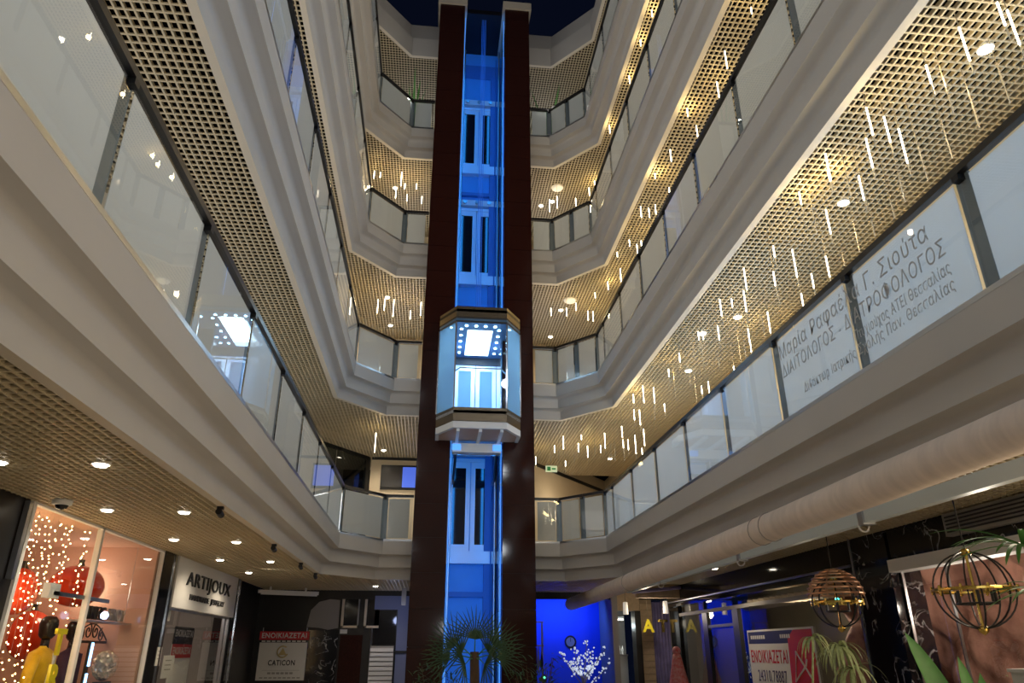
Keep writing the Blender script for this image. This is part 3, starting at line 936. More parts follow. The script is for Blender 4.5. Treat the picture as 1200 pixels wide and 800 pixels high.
gallery_downlights([(2.91, 16.69), (2.63, 16.93), (-1.41, 16.51), (4.5, 8.5), (4.5, 12), (-3.0, 8), (-3.0, 12)], 4, 'in the grid ceiling of the third gallery', 'third-gallery downlights', 34, WARM)
gallery_downlights([(-3.0, 4), (-3.0, 8), (-3.0, 12)], 2, 'over the left walk of the first gallery', 'first-gallery left downlights', 22, NEUT)
def dome(x, y, k, label):
    root = local_thing('ceiling_dome', label, 'ceiling light', (x, y, ZB[k]))
    MB().lathe([(0.0, -0.06), (0.09, -0.055), (0.14, -0.03), (0.15, 0.0), (0.12, 0.01)], (0, 0, 0), 22).build('diffuser', 'lamp_lens_soft', root, True)
    MB().lathe([(0.15, 0.0), (0.165, 0.0), (0.165, 0.02), (0.15, 0.02)], (0, 0, 0), 22).build('rim', 'lamp_ring', root)
dome(2.95, 16.05, 4, 'round white dome under the third-gallery ceiling right of the lift tower')
dome(3.18, 16.01, 3, 'round white dome under the second-gallery ceiling right of the lift tower')

# ------------------------------------------------------------------ first gallery, back walls
def gallery_back():
    z0 = ZB[1] + 0.71
    # smoked glass shopfront on the left chamfer
    a, b = Vector((XL, 16.0)), Vector((-1.75, 18.9))
    d = (b - a).normalized()
    root = thing('window_1', 'smoked glass shopfront at the back left of the first gallery', 'window', (b.x, b.y, z0)); del root['category']; root['kind'] = 'structure'
    for i in range(3):
        p = a + d * (i * 1.17); q = a + d * (i * 1.17 + 1.14)
        MB().wall(p[:], q[:], 0.012, z0, 6.30).build('pane', 'dark_glass', root)
    MB().wall((a + d * 3.45)[:], (a + d * 3.60)[:], 0.06, z0, 6.30).build('frame_post', 'black', root)
    MB().wall(a[:], b[:], 0.05, 6.22, 6.31).build('frame_head', 'black', root)
    inner = MB().wall((XL - 1.2, 17.4), (-2.6, 20.6), 0.1, z0, 6.4).build('wall_left_room', 'wall_grey'); struct(inner)
    # high-level window / screen in the cream wall
    s = thing('wall_screen', 'black framed wall screen, half blue, on the cream wall beside the lift', 'screen', (-0.8, 18.9, 5.47))
    MB().box(-1.42, 18.90, 5.46, -0.30, 18.95, 6.10).build('frame', 'black', s)
    MB().box(-1.36, 18.885, 5.52, -0.86, 18.90, 6.05).build('dark_half', 'screen_dark', s)
    MB().box(-0.86, 18.885, 5.52, -0.34, 18.90, 6.05).build('blue_half', 'screen_blue', s)
    tr = MB()
    tr.box(-1.68, 18.93, 6.24, 2.6, 18.95, 6.31)
    struct(tr.build('trim_6', 'black'))
    tr = MB().wall((2.60, 18.99), (5.35, 22.49), -0.02, 6.22, 6.31); struct(tr.build('trim_7', 'black'))
    ex = thing('exit_sign', 'small hanging green exit sign right of the lift tower', 'sign', (2.95, 18.2, 6.0))
    MB().box(2.82, 18.20, 5.86, 3.12, 18.23, 6.02).build('plate', 'exit_green', ex)
    MB().prism([(2.86, 18.199), (2.86, 18.195), (2.95, 18.195), (2.95, 18.199)], 5.89, 5.99).build('running_figure', 'exit_mark', ex)
    MB().box(2.98, 18.195, 5.92, 3.08, 18.199, 5.96).build('arrow', 'exit_mark', ex)
    MB().tube([(2.97, 18.215, 6.02), (2.97, 18.215, 6.31)], 0.006, 6).build('hanger', 'steel', ex)
    light('smoked_room_fill', 'POINT', (-3.4, 18.2, 5.6), 8, NEUT, 0.1)  # fill added behind the smoked glass to lighten its panes
    light('wall_wash', 'POINT', (3.6, 19.3, 5.3), 9, WARM2, 0.08)
    light('wall_wash', 'POINT', (-1.0, 18.3, 5.0), 7, WARM2, 0.08)
gallery_back()

# ------------------------------------------------------------------ ground floor, left shops
def glass_front(name, label, y0, y1, x, z0, z1, muls, frame='white', side=1, glassm='shop_glass'):
    root = thing(name, label, 'window', (x, (y0 + y1) / 2, z0)); del root['category']; root['kind'] = 'structure'
    ys = [y0] + muls + [y1]
    for a, b in zip(ys[:-1], ys[1:]):
        MB().box(x - 0.005, a + 0.01, z0, x + 0.005, b - 0.01, z1).build('pane', glassm, root)
    for a in ys:
        MB().box(x - 0.03, a - 0.028, z0, x + 0.03, a + 0.028, z1).build('mullion', frame, root)
    MB().box(x - 0.03, y0, z1 - 0.05, x + 0.03, y1, z1).build('head_rail', frame, root)
    return root
ZG = ZB[1] + 0.03
def left_ground():
    # black cladding, columns
    wl = MB().box(-4.2, YN, 0, -3.8, 7.36, ZG).build('wall_left_ground', 'wall_dark'); struct(wl)
    MB().box(-3.79, 7.20, 2.2, -3.74, 7.26, ZG - 0.05).build('steel_strip', 'steel', wl)
    for i, (a, b) in enumerate(((11.06, 11.60), (15.28, 15.62))):
        c = MB().box(-4.1, a, 0, -3.76, b, ZG).build('trim_%d' % (8 + i), 'black_gloss'); struct(c)
        MB().box(-3.765, b - 0.12, 0, -3.745, b - 0.06, ZG).build('steel_edge', 'chrome', c)
    glass_front('window_2', 'white framed display window of the clothes shop', 7.36, 11.06, -3.8, 0.0, ZG, [8.95])
    glass_front('window_3', 'display window under the white jewellery sign', 11.60, 15.28, -3.84, 0.0, 2.22, [15.0], 'steel')
    # rooms behind
    rm = MB()
    rm.box(-6.2, 7.0, 0, -6.1, 11.3, ZG)
    struct(rm.build('wall_shop_back', 'shop_pink'))
    struct(MB().box(-6.2, 7.26, 0, -3.86, 7.34, ZG).build('wall_shop_near', 'shop_pink'))
    struct(MB().box(-6.2, 10.97, 0, -3.84, 11.05, ZG).build('wall_shop_far', 'shop_pink'))
    struct(MB().box(-6.4, 7.0, ZG, -3.8, 16.0, ZG + 0.08).build('ceiling_shops', 'shop_pink'))
    struct(MB().box(-6.2, 11.5, 0, -6.1, 15.5, ZG).build('wall_jewellery_back', 'curtain_grey'))
    struct(MB().box(-6.2, 15.4, 0, -4.0, 15.5, ZG).build('wall_jewellery_far', 'curtain_grey'))
    light('shop_lamp', 'POINT', (-4.3, 8.0, 2.0), 7, WARM2, 0.12)
    light('shop_lamp', 'POINT', (-5.2, 9.3, 2.5), 12, WARM2, 0.12)
    light('shop_lamp', 'POINT', (-4.6, 10.7, 2.4), 9, WARM2, 0.12)
    light('shop_lamp', 'POINT', (-5.0, 13.2, 2.5), 20, NEUT, 0.12)
    # jewellery sign
    sg = thing('shop_sign', 'white sign board with dark lettering of the handmade jewellery shop', 'sign', (-3.8, 13.4, 2.2))
    MB().box(-3.82, 11.62, 2.20, -3.74, 15.26, ZG - 0.02).build('board', 'signboard', sg)
    letters('lettering', 'ARTIJOUX', 0.29, 'poster_black', (-3.73, 13.40, 2.63), (0, 1, 0), sg, 0.012, 0.0, 2.60)
    letters('lettering', 'HANDMADE', 0.12, 'poster_black', (-3.73, 12.90, 2.38), (0, 1, 0), sg, 0.008, 0.001, 1.06)
    letters('lettering', 'JEWELRY', 0.12, 'poster_black', (-3.73, 13.98, 2.38), (0, 1, 0), sg, 0.008, 0.001, 0.88)
    light('sign_lamp', 'SPOT', (-3.0, 13.4, 2.86), 14, NEUT, 0.05, (0, math.radians(-62), 0), spot=math.radians(120), blend=0.9)
    # notices and a modelled banner reflection behind the jewellery window
    def notice(y0, y1, z0, z1, m, label, x=-3.86, name='notice'):
        t = thing(name, label, 'notice', (x, (y0 + y1) / 2, z0))
        MB().box(x - 0.006, y0, z0, x, y1, z1).build('sheet', m, t)
        for j in range(3):
            zz = z1 - (z1 - z0) * (0.25 + 0.2 * j)
            MB().box(x, y0 + (y1 - y0) * 0.2, zz, x + 0.002, y1 - (y1 - y0) * 0.25, zz + (z1 - z0) * 0.05).build('print_line', 'wall_grey', t)
        return t
    notice(11.75, 12.02, 2.02, 2.18, 'poster_white', 'small white notice at the top corner of the jewellery window')
    notice(12.05, 12.55, 1.24, 1.55, 'poster_white', 'tilted white paper low in the jewellery window')
    t = thing('reflected_banner', 'red and white banner reflection modelled as a sheet in the jewellery window', 'poster', (-4.3, 14.3, 1.0))  # reflection of the letting banner, put in as a printed sheet
    MB().box(-4.31, 13.75, 1.0, -4.30, 14.85, 1.72).build('sheet', 'poster_white', t)
    MB().box(-4.299, 13.75, 1.50, -4.297, 14.85, 1.72).build('red_band', 'poster_red', t)
    MB().box(-4.299, 13.75, 1.80, -4.297, 14.85, 1.98).build('black_band', 'poster_black', t)
    MB().box(-4.31, 13.75, 1.72, -4.30, 14.85, 2.0).build('top_sheet', 'poster_black', t)
    letters('lettering', 'ENOIKIAZETAI', 0.16, 'poster_white', (-4.295, 14.3, 1.89), (0, 1, 0), t, 0.001, 0.003, 0.98)
    letters('lettering', 'ENOIKIAZETAI', 0.16, 'poster_white', (-4.295, 14.3, 1.61), (0, 1, 0), t, 0.001, 0.003, 0.98)
    cu = thing('curtain', 'mauve curtain hanging at the near end of the jewellery window', 'curtain', (-4.25, 12.1, 0))
    pts = []
    m = MB(); n = 24
    vs = []
    for i in range(n + 1):
        y = 11.65 + 1.0 * i / n
        x = -4.3 + 0.04 * math.sin(i * 1.6)
        vs += [(x, y, 0.05), (x, y, 2.15), (x - 0.02, y, 0.05), (x - 0.02, y, 2.15)]
    fs = []
    for i in range(n):
        a = i * 4
        fs += [(a, a + 4, a + 5, a + 1), (a + 2, a + 3, a + 7, a + 6)]
    m.add(vs, fs).build('cloth', 'plum', cu, True)
    notice(11.40, 11.58, 1.42, 1.66, 'poster_white', 'small white notice on the black column beside the clothes shop', -3.752)
left_ground()

def fairy_strands():
    bulb = MB().ball((0, 0, 0), 0.0075, nu=6, nv=4).mesh('bulb', 'fairy')
    k = 0
    for i in range(14):
        y = 7.72 + 0.118 * i + random.uniform(-0.03, 0.03)
        x = -4.02 - random.uniform(0, 0.14)
        zt = ZG
        zb = 0.95 if i < 8 else random.uniform(1.75, 2.1)
        t = thing('fairy_light_strand', 'warm fairy-light strand in the clothes shop window, %s from the left' % ordinal(i + 1), 'string lights', (x, y, zt), 'fairy-light curtain in the clothes shop')
        path = [(x + 0.006 * math.sin(z * 9 + i), y + 0.008 * math.sin(z * 7 + 2 * i), z) for z in [zt - (zt - zb) * j / 14 for j in range(15)]]
        MB().tube(path, 0.0015, 4).build('wire', 'cord', t)
        z = zt - 0.05
        while z > zb:
            b = link('bulb', bulb, t)
            b.location = Vector((x + random.uniform(-0.02, 0.02), y + random.uniform(-0.05, 0.05), z))
            z -= random.uniform(0.05, 0.10)
fairy_strands()
light('fairy_glow', 'POINT', (-4.3, 8.3, 2.2), 5, WARM, 0.2)

def balloon(c, rx, rz, label):
    t = thing('foil_balloon', label, 'balloon', (c[0], c[1], c[2] - rz))
    MB().ball(c, rx * 0.7, rx, rz, 28, 14, fn=lambda th, ph: 1 + 0.07 * abs(math.sin(4 * th))).build('envelope', 'red_foil', t, True)
    MB().lathe([(0.05, 0), (0.03, 0.04), (0.035, 0.08), (0.0, 0.085)], (c[0], c[1], c[2] + rz - 0.01), 10).build('neck', 'black', t)
    MB().tube([(c[0], c[1], c[2] + rz + 0.07), (c[0], c[1] + 0.02, 2.9)], 0.002, 4).build('string', 'cord', t)
balloon((-4.45, 10.12, 2.36), 0.40, 0.25, 'red foil balloon right of the fairy lights, by the window mullion')
balloon((-4.42, 8.72, 2.20), 0.24, 0.24, 'red foil balloon at the far left of the clothes shop window')
balloon((-5.12, 10.62, 1.80), 0.31, 0.30, 'largest red foil balloon, just behind the yellow-jacket mannequin')

def mannequin(x, y, z0, h, top_m, label, face=0.0, inner='poster_white', arms=True):
    t = local_thing('mannequin', label, 'mannequin', (x, y, z0), None, face)
    s = h / 1.8
    wide = 1.35 if top_m == 'yellow' else 1.0
    hd = MB()
    hd.lathe([(0.0, 1.56), (0.055, 1.565), (0.075, 1.60), (0.082, 1.66), (0.088, 1.71), (0.08, 1.76), (0.05, 1.795), (0.0, 1.80)], (0, 0, 0), 16)
    hd.lathe([(0.055, 1.44), (0.045, 1.50), (0.045, 1.58)], (0, 0, 0), 12)
    hd.v = [(v[0] * s * 1.12 if v[2] > 1.58 else v[0] * s, v[1] * s, v[2] * s) for v in hd.v]
    hd.build('head', 'skin_black', t, True)
    bd = MB()
    prof = [(0.16, 0.78), (0.165, 0.90), (0.14, 1.05), (0.155, 1.20), (0.185, 1.32), (0.17, 1.42), (0.07, 1.47), (0.05, 1.49)]
    vs = []; fs = []; n = 20
    for r, z in prof:
        for k in range(n):
            a = 2 * PI * k / n
            vs.append((0.68 * r * math.cos(a) * s, 1.12 * wide * r * math.sin(a) * s, z * s))
    for i in range(len(prof) - 1):
        for k in range(n): fs.append((i * n + k, i * n + (k + 1) % n, (i + 1) * n + (k + 1) % n, (i + 1) * n + k))
    fs.append(tuple(range(n - 1, -1, -1))); fs.append(tuple((len(prof) - 1) * n + k for k in range(n)))
    bd.add(vs, fs).build('jacket', top_m, t, True)
    MB().prism([(0.10 * s, -0.05 * s), (0.135 * s, -0.03 * s), (0.135 * s, 0.03 * s), (0.10 * s, 0.05 * s)], 0.9 * s, 1.42 * s).build('shirt_front', inner, t)
    for sd in (-1, 1):
        ap = [(0, sd * 0.185 * wide * s, 1.38 * s), (0.01, sd * 0.26 * wide * s, 1.22 * s), (0.02, sd * 0.30 * wide * s, 1.06 * s), (0.14 * s, sd * 0.20 * wide * s, 0.94 * s)]
        MB().tube(ap, [0.068 * s, 0.062 * s, 0.055 * s, 0.042 * s], 10).build('sleeve', top_m, t, True)
        MB().tube([ap[-1], (0.20 * s, sd * 0.16 * s, 0.93 * s)], [0.028 * s, 0.02 * s], 8).build('hand', 'skin_black', t, True)
        MB().tube([(0, sd * 0.085 * s, 0.82 * s), (0.01, sd * 0.09 * s, 0.45 * s), (0, sd * 0.09 * s, 0.04 * s)], [0.092 * s, 0.065 * s, 0.05 * s], 10).build('leg', 'olive', t, True)
    MB().lathe([(0.18, 0), (0.18, 0.015), (0.02, 0.02)], (0, 0, 0), 18).build('stand', 'steel', t)
    return t
# the display floor of the clothes shop is a low podium
pod = MB().box(-5.6, 7.5, 0, -3.95, 11.0, 0.12).build('display_podium', 'white'); tag(pod, 'low white podium under the mannequins in the clothes shop', 'podium')
mannequin(-4.36, 9.45, 0.12, 1.86, 'yellow', 'black mannequin in a yellow jacket behind the fairy lights', 0.15)
mannequin(-4.48, 10.42, 0.12, 1.85, 'plum', 'black mannequin in dark plum clothes behind the window mullion', 0.2, 'plum')
mannequin(-5.55, 9.9, 0.12, 1.62, 'olive', 'mannequin in an olive grey coat right of the mullion', 0.1, 'olive')

def shop_bits():
    for body, z, y in (('T', 1.68, 8.58), ('R', 1.34, 8.60)):
        o = letters('display_letter', body, 0.34, 'yellow_letter', (-3.822, y, z), (0, 1, 0), None, 0.015, 0.012)
        tag(o, 'yellow display letter %s in the clothes shop window' % body, 'letter', 'yellow letters')
        o.parent = None
    d = thing('door_bar', 'pale metal bar with white box across the clothes shop window', 'fitting', (-3.9, 8.5, 2.1))
    MB().box(-3.83, 8.20, 2.13, -3.81, 8.93, 2.17).build('bar', 'steel', d)
    MB().box(-3.83, 8.97, 2.13, -3.81, 9.6, 2.17).build('bar', 'steel', d)
    MB().box(-3.88, 8.10, 2.10, -3.81, 8.32, 2.24).build('box', 'white', d)
    # lettering on a shelf behind the glass
    sh = thing('letter_shelf', 'slim glass shelf with dark standing letters in the clothes shop', 'shelf', (-4.1, 10.3, 1.95))
    MB().box(-4.2, 9.55, 1.93, -4.0, 10.95, 1.95).build('board', 'steel', sh)
    for yy in (9.6, 10.92): MB().tube([(-4.1, yy, 1.95), (-4.1, yy, ZG)], 0.003, 5).build('hanging_wire', 'steel', sh)
    letters('lettering', 'ANEC', 0.22, 'poster_black', (-4.1, 9.95, 2.03), (0, 1, 0), sh, 0.02, 0.0, 0.62)
    letters('lettering', 'FROY', 0.22, 'wall_grey', (-4.1, 10.64, 2.03), (0, 1, 0), sh, 0.02, -0.004, 0.50)
    # scrollwork
    hb = thing('iron_scrollwork', 'black wrought-iron scroll headboard in the clothes shop window', 'ironwork', (-4.3, 10.6, 1.75))
    MB().box(-4.31, 9.95, 1.70, -4.28, 10.96, 1.73).build('rail', 'iron', hb)
    for s in (-1, 1):
        def spiral(cy, cz, r0, turns, dirn):
            return [(-4.295, cy + dirn * (r0 * (1 - 0.8 * q / 30)) * math.cos(turns * 2 * PI * q / 30 + PI / 2), cz + (r0 * (1 - 0.8 * q / 30)) * math.sin(turns * 2 * PI * q / 30 + PI / 2)) for q in range(31)]
        MB().tube(spiral(10.475 + s * 0.30, 1.80, 0.085, 1.4, s), 0.009, 6).build('scroll', 'iron', hb)
        MB().tube(spiral(10.475 + s * 0.11, 1.84, 0.10, 1.3, s), 0.009, 6).build('scroll', 'iron', hb)
        MB().tube([(-4.295, 10.475 + s * (0.5 * (1 - q / 12)), 1.74 + 0.19 * math.sin(PI / 2 * q / 12)) for q in range(13)], 0.009, 6).build('arch', 'iron', hb)
    # foil
    fo = MB().ball((-4.08, 10.55, 1.44), 0.09, 0.30, 0.18, 26, 16, fn=lambda th, ph: 1 + 0.14 * math.sin(7 * th + 5 * ph) + 0.1 * math.sin(11 * th - 9 * ph)).build('foil_bouquet', 'foil', None)
    tag(fo, 'crumpled silver foil bundle below the iron scrollwork', 'foil bundle')
    ps = MB().box(-4.14, 10.42, 0.12, -4.02, 10.68, 1.255).build('display_stand', 'black'); tag(ps, 'slim black stand carrying the silver foil bundle', 'stand')
    nb = thing('neon_tube', 'upright blue neon tube in the clothes shop window', 'neon light', (-4.05, 9.98, 1.0))
    MB().tube([(-4.05, 9.98, 1.05), (-4.05, 9.98, 1.36)], 0.014, 8).build('lower_tube', 'neon_blue', nb)
    MB().tube([(-4.05, 9.98, 1.44), (-4.05, 9.98, 1.70)], 0.014, 8).build('upper_tube', 'neon_blue', nb)
    MB().box(-4.09, 9.95, 0.12, -4.06, 10.01, 1.72).build('back_plate', 'black', nb)
shop_bits()
# cctv on the ground-floor ceiling
def cctv(x, y, z, label):
    t = thing('dome_camera', label, 'camera', (x, y, z))
    MB().lathe([(0.0, -0.085), (0.045, -0.07), (0.062, -0.035), (0.065, 0.0)], (x, y, z), 18).build('dome', 'black_gloss', t, True)
    MB().lathe([(0.066, -0.04), (0.085, -0.03), (0.09, 0.0), (0.09, 0.014)], (x, y, z), 18).build('housing', 'white', t, True)
cctv(-3.50, 7.28, ZB[1] - 0.005, 'white dome security camera above the clothes shop window')
for i, (y, lb) in enumerate(((7.43, 'nearest'), (10.14, 'second'), (12.35, 'third'), (14.0, 'farthest'))):
    t = thing('spot_bracket', '%s small black spotlight clipped under the left first-gallery fascia' % lb, 'spotlight', (-2.08, y, ZB[1] - 0.1), 'small black spotlights')
    MB().box(-2.12, y - 0.02, ZB[1] - 0.03, -2.06, y + 0.02, ZB[1] - 0.001).build('clip', 'black', t)
    MB().tube([(-2.09, y - 0.05, ZB[1] - 0.055), (-2.09, y + 0.06, ZB[1] - 0.075)], 0.032, 10).build('barrel', 'black', t)

# ------------------------------------------------------------------ ground floor, back left
def back_left():
    struct(MB().wall((-3.9, 15.62), (-3.9, 18.3), 0.2, 0, ZG).build('wall_back_left_side', 'wall_dark'))
    wb = MB().box(-6.0, 18.1, 0, 0.1, 18.3, ZG).build('wall_back_ground', 'wall_dark'); struct(wb)
    b = thing('letting_banner', 'white letting banner with red heading and gold emblem on the dark shop', 'banner', (-3.2, 17.95, 1.0))
    MB().box(-3.74, 17.92, 1.02, -2.70, 17.94, 1.84).build('sheet', 'poster_white', b)
    MB().box(-3.76, 17.92, 1.84, -2.68, 17.94, 2.02).build('red_heading', 'poster_red', b)
    MB().box(-3.74, 17.915, 1.79, -2.70, 17.92, 1.845).build('dark_line', 'poster_black', b)
    letters('lettering', 'ENOIKIAZETAI', 0.15, 'poster_white', (-3.22, 17.915, 1.93), (1, 0, 0), b, 0.001, 0.003, 0.98)
    for q in range(9): MB().box(-3.70 + 0.11 * q, 17.911, 1.80, -3.62 + 0.11 * q, 17.915, 1.83).build('small_print', 'poster_white', b)
    letters('lettering', 'CATICON', 0.15, 'poster_black', (-3.22, 17.917, 1.37), (1, 0, 0), b, 0.001, 0.003, 0.58)
    for q in range(6): MB().box(-3.50 + 0.095 * q, 17.916, 1.145, -3.43 + 0.095 * q, 17.92, 1.185).build('small_print', 'wall_grey', b)
    for q in range(9): MB().box(-3.66 + 0.10 * q, 17.916, 1.06, -3.59 + 0.10 * q, 17.92, 1.085).build('small_print', 'wall_grey', b)
    MB().box(-3.62, 17.916, 1.22, -2.82, 17.92, 1.226).build('rule', 'wall_grey', b)
    em = MB().tube([(-3.22 + 0.115 * math.cos(a), 17.915, 1.60 + 0.115 * math.sin(a)) for a in [0.9 + 5.0 * i / 24 for i in range(25)]], 0.014, 6); em.build('emblem_ring', 'poster_gold', b)
    MB().add([(-3.31, 17.916, 1.53), (-3.13, 17.916, 1.53), (-3.22, 17.916, 1.68), (-3.31, 17.91, 1.53), (-3.13, 17.91, 1.53), (-3.22, 17.91, 1.68)],
             [(0, 1, 2), (3, 5, 4), (0, 3, 4, 1), (1, 4, 5, 2), (2, 5, 3, 0)]).build('emblem_peak', 'poster_gold', b)
    for x in (-3.70, -2.74):
        MB().tube([(x, 17.93, 2.02), (x, 17.93, 2.10)], 0.008, 6).build('hook', 'white', b)
    t = thing('batten_lamp', 'unlit white fluorescent batten under the ceiling of the dark shop', 'ceiling light', (-3.4, 17.5, 2.8))
    MB().wall((-3.7, 16.95), (-2.5, 17.5), 0.08, 2.77, 2.84).build('batten', 'white', t)
    MB().tube([(-3.66, 17.0, 2.76), (-2.54, 17.52, 2.76)], 0.02, 8).build('tube', 'white_gloss', t)
    MB().box(-3.5, 17.06, 2.84, -3.46, 17.10, ZB[1] - 0.002).build('bracket', 'white', t); MB().box(-2.8, 17.40, 2.84, -2.76, 17.44, ZB[1] - 0.002).build('bracket', 'white', t)
    g = thing('torn_poster', 'grey torn poster on the dark wall beside the letting banner', 'poster', (-2.3, 18.08, 2.1))
    pts = [(-2.78, 2.12), (-2.72, 2.48), (-2.55, 2.66), (-2.3, 2.72), (-2.08, 2.70), (-2.07, 2.1), (-2.3, 2.06), (-2.5, 2.10)]
    n = len(pts)
    MB().add([(x, 18.09, z) for x, z in pts] + [(x, 18.075, z) for x, z in pts], [tuple(range(n)), tuple(range(2 * n - 1, n - 1, -1))] + [(i, n + i, n + (i + 1) % n, (i + 1) % n) for i in range(n)]).build('sheet', 'wall_grey', g)
    mc = MB().box(-2.72, 17.98, 0, -2.05, 18.09, 2.05).build('marble_panel', 'black_marble', wb)
    for i, (x0, x1, lb) in enumerate(((-2.02, -1.62, 'left'), (-1.50, -1.16, 'right'))):
        f = thing('cream_frame', '%s cream half-frame on the dark back wall left of the lift' % lb, 'frame', (x0, 18.05, 2.1))
        MB().box(x0, 18.02, 2.10, x0 + 0.055, 18.08, 2.72).build('upright', 'wall_cream', f)
        MB().box(x0, 18.02, 2.10, x1, 18.08, 2.15).build('bottom_rail', 'wall_cream', f)
        if i == 0: MB().box(x1 - 0.03, 18.02, 2.10, x1, 18.08, 2.72).build('upright', 'wall_grey', f)
        MB().box(x0 + 0.05, 18.06, 2.15, x1, 18.08, 2.72).build('panel', 'black_gloss', f)
    pl = MB().box(-2.02, 18.04, 1.98, -1.86, 18.08, 2.07).build('name_plate', 'poster_white'); tag(pl, 'small pale name plate below the left cream frame', 'sign')
    dr = thing('door_5', 'dark brown door below the cream frames', 'door', (-1.75, 18.05, 0)); del dr['category']; dr['kind'] = 'structure'
    MB().box(-2.0, 18.03, 0, -1.5, 18.08, 1.95).build('leaf', 'granite', dr)
    MB().tube([(-1.30, 18.0, 0), (-1.30, 18.0, 2.1)], 0.018, 8).build('steel_edge', 'steel', dr)
    # white slatted unit
    sl = thing('slatted_cabinet', 'white slatted cabinet on the ground floor left of the lift', 'cabinet', (-1.05, 17.95, 0))
    MB().box(-1.30, 17.95, 0, -0.78, 18.08, 1.72).build('back', 'wall_grey', sl)
    sm = MB().box(-0.26, -0.03, -0.036, 0.26, 0.03, 0.036).mesh('slat', 'white')
    z = 0.1
    while z < 1.70:
        o = link('slat', sm, sl); o.location = Vector((-1.04, 17.92, z)); z += 0.096
    pb = thing('window_4', 'blue-grey glazed screen beside the lift tower', 'window', (-0.55, 18.0, 0)); del pb['category']; pb['kind'] = 'structure'
    MB().box(-1.28, 18.05, 2.50, -0.3, 18.09, 2.80).build('transom', 'paint_blue', pb)
    MB().box(-0.74, 18.05, 0, -0.3, 18.09, 2.50).build('panel', 'paint_blue', pb)
    MB().box(-1.26, 18.06, 1.75, -0.76, 18.09, 2.48).build('dark_pane', 'black_gloss', pb)
    MB().box(-0.76, 18.0, 1.58, -0.3, 18.05, 1.62).build('rail', 'black', pb)
    sc = MB().box(-0.64, 17.2, 2.55, -0.54, 17.3, ZB[1]).build('hanging_post', 'wall_grey'); tag(sc, 'short pale post under the ceiling left of the lift tower', 'post')
    light('back_corner_lamp', 'POINT', (-0.8, 17.0, 2.3), 5, (0.5, 0.6, 1.0), 0.08)
back_left()

